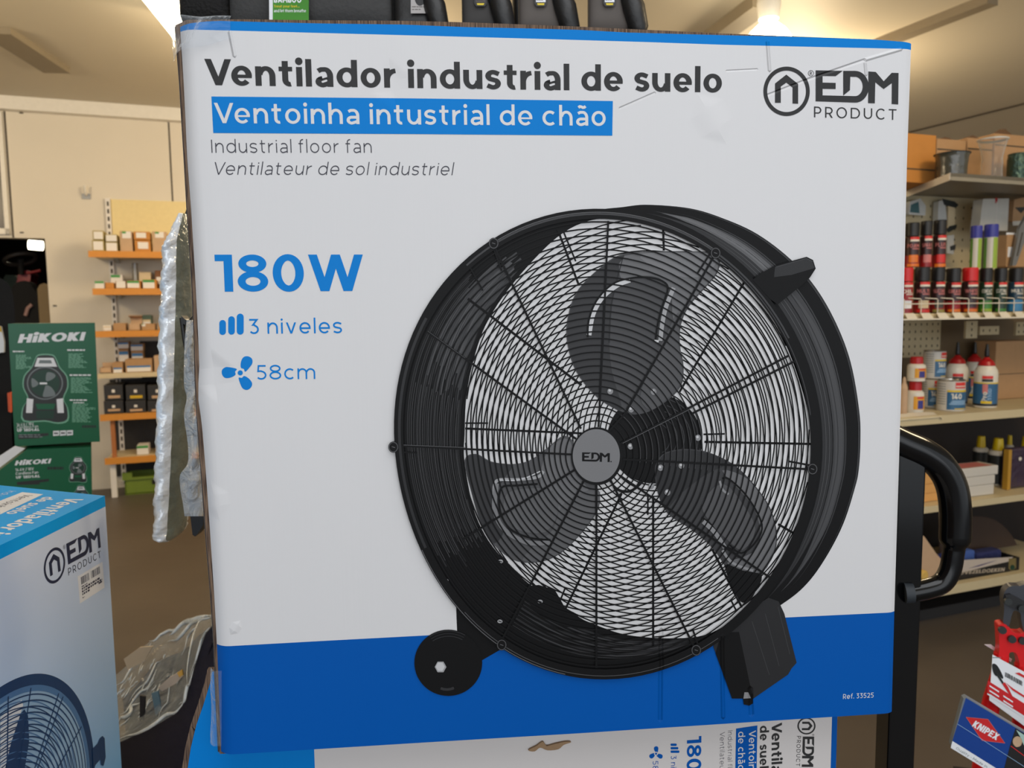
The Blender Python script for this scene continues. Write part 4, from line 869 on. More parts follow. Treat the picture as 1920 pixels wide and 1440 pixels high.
for x0, y, x1 in pe:
    p, q_ = at(x0, y, 1.25), at(x1, y, 1.25); c = (p + q_)/2; r = (q_ - p).length/2
    for i in range(n):
        a = 2*math.pi*i/n; rk = 1 + .05*math.sin(y*.11 + 3*a) + .035*math.sin(y*.29 + 5*a + 1) + .02*math.sin(y*.7 - 4*a); vs.append(c + Vector((r*math.cos(a)*(1 if abs(math.cos(a)) > .8 else rk), .0 + .055*math.sin(a)*min(1, r/.014)*rk, 0)))
for j in range(len(pe) - 1):
    for i in range(n): fs.append((j*n+i, j*n+(i+1) % n, (j+1)*n+(i+1) % n, (j+1)*n+i))
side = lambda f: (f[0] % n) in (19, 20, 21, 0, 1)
b.add(vs, [f for f in fs if not side(f)], m_foil, True); b.build('sleeve', sl)
b = MB(); b.add(vs, [f for f in fs if side(f)], m_foil2, True); b.build('sleeve_shaded_side', sl)
b = MB(); b.tube([at(347, 410, 1.25), at(352, 395, 1.25), Vector((-.45, HS, 1.66)), Vector((-.45, HS, 2.036))], .003, m_black, 6); b.build('hanging_loop', sl)
tool = thing('bagged_tool', 'black metal tool in a clear plastic bag beside the silver sleeve', 'tool', at(362, 1003, 1.14), 0)
b = MB(); b.tube([at(341, 596, 1.14), at(347, 640, 1.14), at(367, 728, 1.14)], .0038, m_black, 8)
b.prism([at(x, y, 1.13) for x, y in ((340,592),(346,598),(353,602),(354,609),(347,609),(341,606))], (0, .02, 0), m_black); b.build('upper_bar', tool)
b = MB(); b.prism([at(x, y, 1.13) for x, y in ((345,896),(349,893),(354,901),(380,900),(380,907),(357,910),(366,968),(372,968),(381,968),(381,984),(374,996),(366,1006),(361,1003),(357,970))], (0, .025, 0), m_black); b.build('bracket', tool)
m_bag = bpy.data.materials.new('bag_film'); m_bag.use_nodes = True; _film(m_bag, (.92, .94, .96), .5, .15, .9, 40)
b = MB(); be = spline([(350.,600,372.),(346,650,370),(345,720,372),(350,745,372),(345,780,376),(352,830,378),(352,868,380),(338,890,380),(338,915,381),(343,945,383),(346,968,384)], 5, False)
b.grid(lambda s, t: at(be[int(t*(len(be)-1)+.5)][0]*(1-s) + be[int(t*(len(be)-1)+.5)][2]*s, be[int(t*(len(be)-1)+.5)][1], 1.115 - .012*math.sin(math.pi*s) + .004*math.sin(26*t + 6*s)), 8, len(be) - 1, m_bag); b.build('plastic_bag', tool)
b = MB(); b.tube([at(352, 604, 1.14), Vector((-.41, HS, 1.56)), Vector((-.41, HS, 2.036))], .002, m_black, 6); b.build('hanging_cord', tool)
# ------------------------------------------------------------------ clothing display stand behind the carton
stand = thing('display_stand', 'black rail stand behind the big carton carrying socks and gloves', 'display stand', (0.05, HS, 0), 0)
b = MB(); b.tube([(-.62, HS, 2.05), (.30, HS, 2.05)], .012, m_black, 10); b.build('rail', stand)
for x in (-.2, .02): b = MB(); b.tube([(x, HS, .02), (x, HS, 2.05)], .012, m_black, 10); b.box((x - .02, HS - .02, 0), (x + .02, HS + .35, .02), m_black); b.build('post', stand)
m_sock = mat('ribbed_black_knit', (24, 23, 23), .9, bump=.7, bscale=140); m_gk = mat('dark_grey_knit', (66, 66, 66), .9, bump=.25, bscale=160); m_green = mat('band_green', (62, 140, 32), .5, var=.3, nscale=14)
def slab(px0, px1, py1, Y, th, m, nm, par, waist=0.0, py0=-175, rad=.012):
    x0, x1 = at(px0, 20, Y).x, at(px1, 20, Y).x; zb, zt = at((px0+px1)/2, py1, Y).z, at((px0+px1)/2, py0, Y).z; bb = MB()
    N_ = 20
    def fn(s, t):
        a = 2*math.pi*s; z_ = zb + (zt - zb)*t; e = min(1, t*9 + .25) * min(1, (1-t)*9 + .25); c, q = math.cos(a), math.sin(a)
        k = lambda v: math.copysign(abs(v) ** .55, v)
        return Vector(((x0+x1)/2 + (x1-x0)/2*k(c)*(1 - waist*math.sin(math.pi*t))*(.92 + .08*e), Y + th*k(q)*e, z_))
    bb.grid(fn, 28, 12, m); o = bb.build(nm, par); return o
def hung(name, label, cat, px, group=None):
    x = at(px, 20, HS - .05).x; t = thing(name, label, cat, (x, HS - .05, 2.0), 0, group)
    bb = MB(); bb.tube([(x, HS - .05, 1.99), (x, HS - .05, 2.045), (x, HS - .03, 2.056), (x, HS - .0145, 2.05)], .003, m_steel, 6); bb.build('hook', t); return t
def hk(px, Y, z=1.99): return at(px, 20, Y).x
t = hung('knit_socks', 'black ribbed knit bundle hanging left of the green banded pack', 'socks', 385); slab(343, 432, 56, HS - .05, .03, m_sock, 'knit', t)
t = hung('sock_pack', 'dark grey sock pack wrapped in a green printed paper band', 'socks', 585); slab(434, 735, 60, HS - .05, .028, m_gk, 'knit', t)
bp_ = Plane(at(540, 20, HS - .092), (1, 0, 0)); gp = Print(bp_)
gp.ppoly([(513, -170), (579, -170), (579, 58), (511, 58)], m_green, 0); gp.ppoly([(503, -170), (513, -170), (511, 58), (505, 58)], m_pw, 0)
gp.ptext('BAMBOO', (514, 5), (566, 5), (514, -8), m_pw, 2, .26); gp.ptext('Treat your feet...', (514, 14), (562, 14), (514, 9.5), mat('band_yellow', (226, 200, 40), .5, var=0), 2, .2); gp.ptext('and let them breathe', (514, 23), (574, 23), (514, 17.5), m_pw, 2, .2)
gp.mb.build('paper_band', t)
m_gb = mat('glove_black', (26, 26, 27), .42, var=.2, bump=.15); m_gg = mat('glove_grey', (92, 86, 82), .8, var=.12, nscale=40); m_gd = mat('glove_dark', (56, 54, 53), .7, var=.12)
def glove(px0, px1, m, label, badge=True, tag_=False, thumb=True):
    t = hung('work_glove', label, 'glove', (px0+px1)/2, None); Y = HS - .05; w_ = px1 - px0
    slab(px0, px1, 70, Y, .02, m, 'palm', t, py0=-120)
    for k in range(4):
        a = px0 + w_*(.02 + .24*k); slab(a, a + w_*.22, (118, 134, 130, 108)[k], Y, .016, m_gb, 'finger', t, py0=62)
    if thumb: 
        bb = MB(); bb.tube([at(px1 - 12, -30, Y - .012), at(px1 + 4, 16, Y - .02), at(px1 + 14, 55, Y - .02), at(px1 + 16, 70, Y - .02)], [.016, .019, .016, .008], m_gb, 10); bb.build('thumb', t)
    if badge:
        P_ = Plane(at(px0 + w_*.4, 0, Y - .0245), (1, 0, 0)); g_ = Print(P_); c = px0 + w_*.5
        g_.ppoly([(c - 12, -30), (c + 12, -30), (c + 12, 6), (c + 8, 12), (c - 8, 12), (c - 12, 6)], m_black, 0); g_.ppoly([(c - 9, -12), (c + 9, -12), (c + 9, 4), (c - 9, 4)], m_gg if m is m_gd else m_pw, 1); g_.ppoly([(c - 7, 6), (c + 7, 6), (c + 6, 9.5), (c - 6, 9.5)], mat('band_yellow', (226, 200, 40), .5, var=0), 1); scribble(g_, c - 8, -10, c + 8, 3, 3, m_black, 2, .5, 3)
        g_.mb.build('cuff_badge', t)
    if tag_:
        P_ = Plane(at(px0 + w_*.6, 0, Y - .026), (1, 0, 0)); g_ = Print(P_); g_.ppoly([(px0 + w_*.42, -60), (px0 + w_*.95, -60), (px0 + w_*.95, 25), (px0 + w_*.42, 25)], mat('tag_grey', (176, 172, 170), .5), 0); scribble(g_, px0 + w_*.45, 12, px0 + w_*.9, 22, 2, m_gg, 1, .3, 8); g_.ppoly(arc(px0 + w_*.66, -4, 10, 15, 0, 340, 20), m_gb, 1); g_.mb.build('card_tag', t)
glove(740, 812, m_gb, 'black glossy work glove with a pale card tag, leftmost of the row', False, True)
glove(866, 936, m_gd, 'dark grey work glove with a dim cuff badge, second in the row')
glove(972, 1056, m_gg, 'warm grey work glove with white and yellow badge, third in the row')
glove(1102, 1184, m_gg, 'grey work glove at the right end of the row, badge near its cuff')
# ------------------------------------------------------------------ shelf unit against the back wall
m_orange = mat('orange_shelf_edge', (214, 142, 48), .45, var=.06); m_lshelf = mat('pale_shelf_board', (214, 196, 160), .5); m_kraft = mat('kraft_card', (178, 140, 100), .75, var=.08)
m_tan = mat('tan_card', (196, 164, 132), .75, var=.08); m_okraft = mat('orange_card', (196, 132, 60), .7); m_olive = mat('olive_card', (170, 152, 92), .7); m_lab = mat('label_white', (232, 228, 224), .5, var=.02)
m_lgreen = mat('label_green', (60, 150, 70), .5); m_lblue = mat('label_blue', (60, 120, 180), .5); m_cream = mat('cream_back_panel', (232, 214, 160), .55); m_bbox = mat('black_box', (42, 41, 42), .5); m_yel = mat('label_yellow', (214, 176, 20), .5)
m_postw = mat('post_wood', (176, 110, 60), .6)
SD = 6.68                                                        # depth of the shelf fronts in the room
FP_ = roomplane(SD)
def ruz(px, py, d): return roomplane(d).uv(px, py)
ZS = {}
unit = thing('shelf_unit', 'tall slotted wall shelf unit with orange edged boards at left background', 'shelf unit', rm(FP_.uv(250, 700)[0], SD + .2, 0), YAW)
uR = FP_.uv(352, 600)[0] + .5
for k, (px, y0, y1, me, mt) in enumerate(((165,470,482,m_orange,m_lshelf),(173,541,553,m_orange,m_lshelf),(178,621,633,m_orange,m_lshelf),(183,701,710,m_lshelf,m_lshelf),(187,778,790,m_orange,m_lshelf),(196,860,872,m_orange,m_lshelf))):
    u, z1 = FP_.uv(px, y0); ZS[y0] = z1; z0 = FP_.uv(px, y1)[1]; b = MB(); rbox(b, u, uR, SD, SD + .02, z0, z1, me); rbox(b, u + .02, uR - .02, SD + .02, WALLD - .01, z0 + .008, z1 - .001, mt)
    b.build('shelf_board', unit)
    if k < 3:
        for uu in (FP_.uv(205 + 5*k, y1)[0],):
            b = MB(); b.prism([rm(uu, WALLD - .03, z0 + .007), rm(uu, SD + .22, z0 + .007), rm(uu, WALLD - .03, z0 - .02)], LAT * .03, m_steel); b.build('bracket', unit)
WR = roomplane(WALLD - .02)
for px0, px1 in ((197, 203),):
    u = WR.uv(200, 420)[0]; b = MB(); zt = WR.uv(198, 372)[1]; rbox(b, u, u + .035, WALLD - .03, WALLD - .001, .05, zt, m_lab)
    for q in range(int((zt - .1) / .06)): rbox(b, u + .011, u + .025, WALLD - .0315, WALLD - .029, .1 + q*.06, .1 + q*.06 + .035, m_seam)
    b.build('slotted_upright', unit)
b = MB(); u0_, z1_ = WR.uv(199, 373); rbox(b, u0_ + .03, uR, WALLD - .012, WALLD - .001, WR.uv(199, 440)[1] - .2, z1_, m_cream); b.build('back_panel', unit)
b = MB(); u0_, z1_ = WR.uv(262, 640); rbox(b, u0_, uR, WALLD - .02, WALLD - .002, .1, z1_, mat('dark_back', (48, 46, 46), .7)); b.build('back_panel', unit)
b = MB(); u0_, z1_ = WR.uv(205, 712); rbox(b, u0_, WR.uv(262, 640)[0] - .001, WALLD - .02, WALLD - .002, .1, z1_, mat('dark_back', (48, 46, 46), .7)); b.build('back_panel', unit)
b = MB(); u0_, z1_ = FP_.uv(197, 788); z0_ = FP_.uv(203, 861)[1]; rbox(b, u0_ + .03, u0_ + .06, SD + .03, SD + .07, z0_, z1_ - .0, m_postw); b.build('wooden_post', unit)
b = MB(); u0_, z1_ = FP_.uv(197, 874); rbox(b, u0_ + .03, u0_ + .07, SD + .03, SD + .07, 0, z1_ + .005, m_lab); b.build('foot_post', unit)
def shelf_box(px0, py0, px1, py1, m, label, shelfy, lab=None, dd=.03, depth=.16, group='boxes on the left shelf unit', labrect=(.14, .1, .86, .55), name='cardboard_box', cat='box', zb=None):
    d = SD + dd; u0, z1 = ruz(px0, py0, d); u1, z0 = ruz(px1, py1, d); z0 = zb or z0
    t = thing(name, label, cat, rm((u0+u1)/2, d + depth/2, z0), YAW, group)
    depth = min(depth, WALLD - .03 - d)
    b = MB(); rbox(b, u0, u1, d, d + depth, z0, z1, m); b.build('carton_body', t, bevel=.004)
    if lab:
        b = MB(); a0, c0, a1, c1 = labrect; w_, h_ = u1 - u0, z1 - z0
        rbox(b, u0 + w_*a0, u0 + w_*a1, d - .002, d, z1 - h_*c1, z1 - h_*c0, m_lab)
        if lab is not m_lab: rbox(b, u0 + w_*a0, u0 + w_*(a0 + (a1-a0)*(.45 if labrect[3] < .5 else 1)), d - .003, d, z1 - h_*(c0 + (c1-c0)*.3), z1 - h_*c0, lab)
        b.build('label', t)
    return t
def onshelf(y): return y
S1 = 469.5
def zt_at(y, px=250): return ZS[min(ZS, key=lambda k: abs(k - y))] + .0006
def SB(x0, y0, x1, sh, m, label, lab=None, dd=.03, **k):
    """box standing on the shelf whose front edge is at pixel row sh"""
    d = SD + dd; zb = zt_at(sh); 
    p = roomplane(d); py = next(y for y in [q/4 for q in range(int(sh*4) - 60, int(sh*4) + 12)][::-1] if p.uv((x0+x1)/2, y)[1] >= zb)
    return shelf_box(x0, y0, x1, py, m, label, sh, lab, dd, zb=zb, **k)
W1 = 'top shelf of the left unit'
SB(172, 450, 196, 470, m_olive, 'olive edged white box, lower of the leftmost pair on the top shelf', m_lab, labrect=(.1, .12, .9, .9))
SB(197, 453.5, 221, 470, m_olive, 'white fronted box on the top shelf, lower of the second pair', m_lab, labrect=(.08, .1, .95, .95))
SB(224, 433, 249, 470, m_tan, 'tall tan box with green corner label left on the top shelf', m_lgreen, labrect=(.2, .02, .92, .35))
SB(252, 450.5, 283, 470, m_okraft, 'orange box with white label, lower of the stacked pair on the top shelf', m_lab, labrect=(.2, .15, .85, .75))
SB(285, 434, 314, 470, m_tan, 'wide tall tan box at the right of the top shelf', m_lgreen, labrect=(.2, .02, .8, .3))
def onbox(x0, y0, x1, y1, m, label, lab, lr, dd=.03): shelf_box(x0, y0, x1, y1, m, label, 0, lab, dd, .16, labrect=lr)
onbox(173, 432, 195, 449.8, m_olive, 'olive edged white box, upper of the leftmost pair on the top shelf', m_lab, (.1, .12, .92, .92))
onbox(197, 439, 220, 453.2, m_olive, 'white fronted box on the top shelf, upper of the second pair', m_lab, (.06, .1, .95, .95))
onbox(250, 434, 282, 450.2, m_okraft, 'orange box with white label, upper of the stacked pair on the top shelf', m_lab, (.15, .12, .75, .75))
SB(177, 527, 196, 541, m_lab, 'small white and green box at the left end of the second shelf', m_lgreen, labrect=(.02, .02, .98, .95))
SB(197, 530, 214, 541, m_okraft, 'small plain orange box, second on the front row of the second shelf')
SB(216, 527, 236, 541, m_kraft, 'kraft box with full white label, third on the second shelf', m_lab, labrect=(.1, .02, .98, .9))
SB(237, 526, 264, 541, m_okraft, 'orange box with green cornered label, fourth on the second shelf', m_lgreen, labrect=(.04, .05, .9, .9))
SB(267, 524, 294, 541, m_okraft, 'larger orange box with white label and dark marks on the second shelf', m_lgreen, labrect=(.02, .04, .85, .95))
SB(299, 527, 322, 541, m_lab, 'white box with green top band, right end of the second shelf', m_lgreen, labrect=(.02, .02, .98, .6))
SB(207, 515, 231, 541, m_lab, 'green topped white box in the back row of the second shelf', m_lgreen, dd=.21, depth=.14, labrect=(.02, .02, .8, .6))
SB(260, 510, 284, 541, m_lshelf, 'cream box in the back row of the second shelf', None, dd=.21, depth=.14)
SB(290, 507, 314, 541, mat('brown_card', (128, 88, 58), .75), 'brown box with pale label in the back row of the second shelf', m_lab, dd=.21, depth=.14, labrect=(.1, .35, .9, .7))
d = SD + .25; u0, z1 = ruz(247, 493, d); u1, _z = ruz(258, 493, d); zb = zt_at(541)
t = thing('canister', 'grey metal canister standing in the back row of the second shelf', 'canister', rm((u0+u1)/2, d, zb), YAW)
b = MB(); b.lathe([(0, zb), ((u1-u0)/2, zb), ((u1-u0)/2, z1 - .01), ((u1-u0)/2*.95, z1), (0, z1)], m_steel, rm((u0+u1)/2, d, 0), 20); b.build('can_body', t)
SB(193, 610, 209, 621, m_lab, 'small white box at the left end of the third shelf', m_lshelf, labrect=(.1, .2, .9, .8))
SB(212, 606, 236, 621, m_kraft, 'plain kraft box, second on the third shelf')
SB(265, 607, 291, 621, m_kraft, 'kraft box with a green corner, fourth on the third shelf', m_lgreen, labrect=(.02, .02, .3, .4))
SB(295, 605, 318, 621, m_kraft, 'kraft box at the right end of the third shelf')
SB(265, 591, 285, 621, mat('dark_green_box', (70, 92, 80), .6), 'dark grey green box in the back row of the third shelf', m_lshelf, dd=.21, depth=.14, labrect=(.1, .3, .9, .8))
def open_carton(x0, y0, x1, sh, label, dd=.03, m=m_tan, inner=m_kraft, flap=True):
    d = SD + dd; zb = zt_at(sh); u0, z1 = ruz(x0, y0, d); u1, _ = ruz(x1, y0, d); t = thing('cardboard_box', label, 'box', rm((u0+u1)/2, d + .08, zb), YAW, 'boxes on the left shelf unit'); b = MB(); T = .006; h2 = zb + (z1 - zb)*.55
    rbox(b, u0, u1, d, d + T, zb, h2, m); rbox(b, u0, u1, d + .16, d + .16 + T, zb, z1, m); rbox(b, u0, u0 + T, d, d + .16, zb, h2, m); rbox(b, u1 - T, u1, d, d + .16, zb, h2, m); rbox(b, u0, u1, d, d + .16, zb, zb + T, inner); b.build('carton_body', t)
    if flap: b = MB(); b.prism([rm(u0, d + .16, z1), rm(u1, d + .16, z1), rm(u1 + .01, d + .10, z1 + .02), rm(u0 - .01, d + .10, z1 + .02)], (0, 0, .004), m); b.build('lid_flap', t)
open_carton(240, 597, 262, 621, 'open kraft carton with raised lid, third on the third shelf')
open_carton(186, 682, 208, 701, 'open brown carton with a dark inside at the left end of the fourth shelf', inner=m_dark, flap=False)
SB(210, 680, 231, 701, m_kraft, 'kraft box with a blue topped label, second on the fourth shelf', m_lblue, labrect=(.1, .5, .9, .98))
SB(234, 674, 286, 701, m_kraft, 'wide kraft box with twin blue labels on the fourth shelf', m_lblue, labrect=(.06, .5, .94, .95))
SB(288, 667, 316, 701, m_tan, 'tall plain tan box at the right of the fourth shelf')
for k, (x0, y0, x1, y1, lb_) in enumerate(((222,655,243,676,'lower left'),(246,659,270,676,'lower right'))):
    SB(x0, y0, x1, 701, m_kraft, 'brown box with blue striped label, %s of the four behind on the fourth shelf' % lb_, m_lblue, dd=.21, depth=.14, labrect=(.04, .1, .96, .6))
    shelf_box(x0 - 2, y0 - 14, x1 - 1, y0 - .9, m_kraft, 'brown box with blue striped label, %s of the four behind on the fourth shelf' % lb_.replace('lower', 'upper'), 0, m_lblue, .21, .14, labrect=(.04, .1, .96, .9))
for r in (0, 1):
    for k, (x0, x1) in enumerate(((194,232),(235,274),(276,315))):
        lab_ = 'black carton with %s label, %s row, %s of three on the fifth shelf' % ('a yellow' if (r, k) == (1, 1) else 'a pale', ('lower', 'upper')[r], ('left', 'middle', 'right')[k])
        if r == 0: t = SB(x0, 752, x1, 778, m_bbox, lab_, m_lab, depth=.3, labrect=(.42, .35, .58, .55))
        else: t = shelf_box(x0, 722.5, x1 - 1, 749.5, m_bbox, lab_, 0, m_lab, .03, .3, labrect=(.42, .3, .58, .5))
        t['group'] = 'black cartons on the fifth shelf'
        u0, z1 = ruz(x0, (752, 722)[r], SD + .03); u1, z0 = ruz(x1, (771, 747)[r], SD + .03); b = MB(); h_ = z1 - z0
        rbox(b, u0 + (u1-u0)*.2, u0 + (u1-u0)*.82, SD + .0275, SD + .03, z0 + h_*.05, z0 + h_*.24, m_yel if (r, k) == (1, 1) else m_tan); b.build('strip_label', t)
SB(256, 836, 279, 860, m_lab, 'white box with green top standing on the sixth shelf', m_lgreen, labrect=(.02, .02, .98, .9), dd=.06)
SB(291, 841, 316, 860, m_kraft, 'brown box at the right of the sixth shelf', m_lab, labrect=(.1, .3, .9, .9), dd=.06)
# green crate on the floor
m_crate = mat('crate_green', (112, 134, 40), .5); d = SD + .08; u0 = ruz(233, 900, d)[0]; u1 = ruz(322, 900, d)[0]; zt = ruz(270, 893, d)[1]
t = thing('plastic_crate', 'olive green plastic crate on the floor under the shelf unit', 'crate', rm((u0+u1)/2, d + .15, 0), YAW); b = MB(); T = .012
rbox(b, u0, u1, d, d + T, 0, zt, m_crate); rbox(b, u0, u1, d + .3 - T, d + .3, 0, zt, m_crate); rbox(b, u0, u0 + T, d, d + .3, 0, zt, m_crate); rbox(b, u1 - T, u1, d, d + .3, 0, zt, m_crate); rbox(b, u0, u1, d, d + .3, .004, .016, m_crate); b.build('crate_body', t)
b = MB(); rbox(b, u0 - .012, u1 + .012, d - .012, d + .004, zt - .02, zt, m_crate); rbox(b, u0 - .012, u0 + .06, d - .012, d + .004, zt, zt + .04, m_crate); b.build('rim', t)
b = MB(); rbox(b, u0 + .2, u0 + .3, d - .003, d + .002, zt - .07, zt - .035, m_dark); b.build('hand_slot', t)
# ------------------------------------------------------------------ green cordless-fan boxes at left
m_hk = mat('box_green', (0, 96, 62), .35, var=.02); m_hkd = mat('print_dark_green', (16, 60, 46), .4, var=0); m_hkp = mat('print_soft_green', (120, 178, 150), .4, var=0); m_pg = mat('print_charcoal', (40, 44, 46), .4, var=0); m_pgr = mat('print_mid_grey', (120, 130, 132), .4, var=0)
HP = vplane(100, 720, 2.30, 28.5)
def little_fan(pr_, f, L):
    def E(cx, cy, rx, ry, a0=0, a1=354, n=40): return [f(p) for p in arc(cx, cy, rx, ry, a0, a1, n)]
    body = spline([(-.98,-1.9),(-1.02,-1.2),(-.78,-.7),(-1.0,-.1),(-.95,.5),(-.62,.95),(-.48,1.3),(-.3,1.62),(.35,1.62),(.55,1.3),(.68,.95),(1.0,.5),(1.05,-.1),(.85,-.7),(1.04,-1.2),(1.05,-1.85),(.6,-2.02),(0,-1.9)], 3)
    pr_.poly([f((x*1.06, y*1.04)) for x, y in body], m_hkp, L); pr_.poly([f(p) for p in body], m_pg, L + 1)
    pr_.poly([f(p) for p in [(-.5,1.02),(-.36,1.5),(.4,1.5),(.58,1.02)]], m_pw, L + 2); pr_.poly([f(p) for p in [(-.3,1.2),(-.26,1.38),(.28,1.38),(.34,1.2)]], m_pgr, L + 3)
    pr_.poly(E(0, .12, .86, .9), m_pgr, L + 3); pr_.poly(E(0, .12, .8, .84), m_pg, L + 4); pr_.poly(E(0, .12, .7, .74), m_hkd, L + 5)
    pr_.poly([f(p) for p in spline([(.05,.0),(.3,-.1),(.5,-.5),(.2,-.62),(-.1,-.6),(-.02,-.2)], 4)], m_pgr, L + 6); pr_.poly([f(p) for p in spline([(.05,.25),(.1,.7),(.4,.66),(.5,.5),(.3,.3)], 4)], m_pgr, L + 6); pr_.poly([f(p) for p in spline([(-.3,.1),(-.62,.4),(-.6,-.1)], 4)], m_pgr, L + 6)
    pr_.poly([f(p) for p in [(-.25,.06),(.1,.06),(.1,.16),(-.25,.16)]], m_pw, L + 7)
    for sx in (-1, 1): pr_.poly([f((sx*x, y)) for x, y in [(.55,-.75),(.86,-.7),(.9,-1.5),(.6,-1.5)]], m_pw, L + 6)
    pr_.poly([f(p) for p in [(-.45,-1.0),(.5,-1.0),(.42,-1.3),(-.36,-1.3)]], m_hk, L + 6); pr_.poly([f(p) for p in [(-.42,-1.38),(.45,-1.38),(.4,-1.82),(-.4,-1.82)]], m_hkd, L + 6)
def hk_word(pr_, p0, p1, pt, L):
    pr_.ptext('HiKOKI', p0, p1, pt, m_pw, L, .30, slant=.22)
g_ = Print(HP, step=.0002)
hq = [(15,607),(178,605.5),(187.5,828),(28,837)]
up = thing('fan_box', 'upright green box printed with a small black cordless fan', 'box', HP.pt(*HP.uv(105, 834)) + Vector((0, .12, 0)), math.radians(28.5))
g_.ppoly(hq, m_hk, 0); hk_word(g_, (34, 643), (158, 638.5), (34, 626.5), 2)
def sq(x, y): return (x/4.365, 600 + y/4.365)
for (a, c, e, g, n) in ((105,252,200,270,1),(550,240,705,260,1),(570,445,745,465,1),(570,650,715,668,1),(600,672,690,686,1)): scribble(g_, *sq(a, c), *sq(e, g), n, m_pw, 2, .6, a + c, .1)
for (a, c, e, g, n) in ((130,285,265,405,13),(560,275,735,395,12),(580,470,770,600,13),(590,685,785,840,15)): scribble(g_, *sq(a, c), *sq(e, g), n, m_hkp, 2, .6, a + c, .5)
little_fan(g_, lambda p: HP.uv(*sq(368 + p[0]*172, 535 - p[1]*150)), 2)
g_.ptext('14.4V / 18V', sq(140, 868), sq(278, 860), sq(140, 845), m_pw, 2, .15); g_.ptext('Cordless Fan', sq(140, 890), sq(315, 880), sq(140, 868), m_pw, 2, .15); g_.ptext('UF 18DSAL', sq(142, 915), sq(325, 907), sq(142, 892), m_pw, 2, .26)
g_.ppoly([sq(148, 940), sq(395, 925), sq(398, 945), sq(325, 955), sq(325, 968), sq(150, 975)], m_pg, 2); scribble(g_, *sq(155, 936), *sq(385, 968), 2, m_pgr, 3, .5, 77, .3)
for k in range(3): x = 435 + 56*k; g_.ppoly([sq(x, 908 - 2*k), sq(x + 50, 905 - 2*k), sq(x + 50, 945 - 2*k), sq(x, 950 - 2*k)], m_pw, 2); scribble(g_, *sq(x + 8, 920 - 2*k), *sq(x + 42, 938 - 2*k), 1, m_pg, 3, .8, k, .1)
scribble(g_, *sq(672, 862), *sq(785, 884), 1, m_pg, 2, .9, 4, 0)
g_.mb.build('front_panel', up)
b = MB(); b.prism([HP.pt(*HP.uv(*p), -.0008) for p in hq], -HP.N * .24, m_hk); b.build('carton_body', up, bevel=.003)
lo = thing('fan_box', 'green cordless fan box lying below the upright one, half hidden by the blue-topped carton', 'box', HP.pt(*HP.uv(90, 925)) + Vector((0, .1, 0)), math.radians(28.5))
z_ = HP.uv(28, 837)[1] - .002; uL = HP.uv(47, 840)[0]; uR_ = HP.uv(172, 840)[0]; uB, vB = HP.uv(-6, 886); 
HL2 = Plane(HP.O + HP.N * .03, HP.U); g_ = Print(HL2, step=.0002)
vT = HL2.uv(100, 845)[1]; vT = min(vT, z_ - .004)
lq_ = [HL2.uv(50, 843), HL2.uv(171, 838), HL2.uv(171, 935), (HL2.uv(-60, 900)[0], HL2.uv(0, 935)[1]), HL2.uv(-60, 935), HL2.uv(-4, 884)]
vmax = z_ + (HP.O - HL2.O).z - .003
vbt = HL2.uv(60, 978)[1]; lq_ = [lq_[0], lq_[1], (lq_[2][0], vbt), (lq_[4][0], vbt), lq_[5]]; lq_ = [(u, min(v, vmax)) for u, v in lq_]
g_.poly(lq_, m_hk, 0); hk_word(g_, sq(122, 1190), sq(412, 1172), sq(122, 1152), 2)
g_.ptext('14.4V / 18V', sq(128, 1238), sq(278, 1228), sq(128, 1215), m_pw, 2, .2); g_.ptext('Cordless Fan', sq(130, 1268), sq(315, 1256), sq(130, 1246), m_pw, 2, .2); g_.ptext('UF 18DSAL', sq(133, 1300), sq(330, 1287), sq(133, 1278), m_pw, 2, .26)
g_.ppoly([sq(138, 1326), sq(400, 1300), sq(400, 1320), sq(325, 1330), sq(325, 1345), sq(140, 1350)], m_pg, 2); scribble(g_, *sq(388, 1202), *sq(520, 1226), 1, m_pg, 2, .9, 9, 0)
little_fan(g_, lambda p: HL2.uv(*sq(637 + p[0]*66, 1215 - p[1]*56)), 2); little_fan(g_, lambda p: HL2.uv(*sq(660 + p[0]*62, 1450 - p[1]*58)), 2)
g_.mb.build('front_panel', lo)
zfl = .55; b = MB(); P4 = [HL2.pt(u, v, -.0008) for u, v in lq_]; b.prism(P4, -HL2.N * .3, m_hk, m_hk); b.build('carton_body', lo)
b = MB(); a_, c_ = HL2.pt(*lq_[4], .001), HL2.pt(*lq_[0], .001); n_ = Vector((-.45, 0, .9)).normalized()*.006
b.prism([a_ + Vector((-.004, 0, .004)), c_ + Vector((-.004, 0, .004)), HL2.pt(*HL2.uv(27, 838), -.02), HL2.pt(*HL2.uv(-10, 862), -.02)], -HL2.N*.004, m_pw); b.build('white_flap', lo)
zb_ = min(p.z for p in P4); 
t = thing('side_table', 'plain dark table carrying the green fan boxes', 'table', HL2.pt(*HL2.uv(90, 930), -.15), math.radians(28.5)); t.location.z = 0
b = MB(); o_ = HL2.pt(lq_[3][0] - .05, 0, .04); o_.z = zb_ - .0315; b.obox(o_, HL2.U * (uR_ - lq_[3][0] + .04), -HL2.N * .42, (0, 0, .03), m_bbox); b.build('table_top', t)
for a in (.03, uR_ - lq_[3][0] - .12):
    for c in (.03, .36): b = MB(); q0 = o_ + HL2.U*a - HL2.N*c; b.obox(Vector((q0.x, q0.y, 0)), HL2.U*.04, -HL2.N*.04, (0, 0, o_.z), m_bbox); b.build('leg', t)
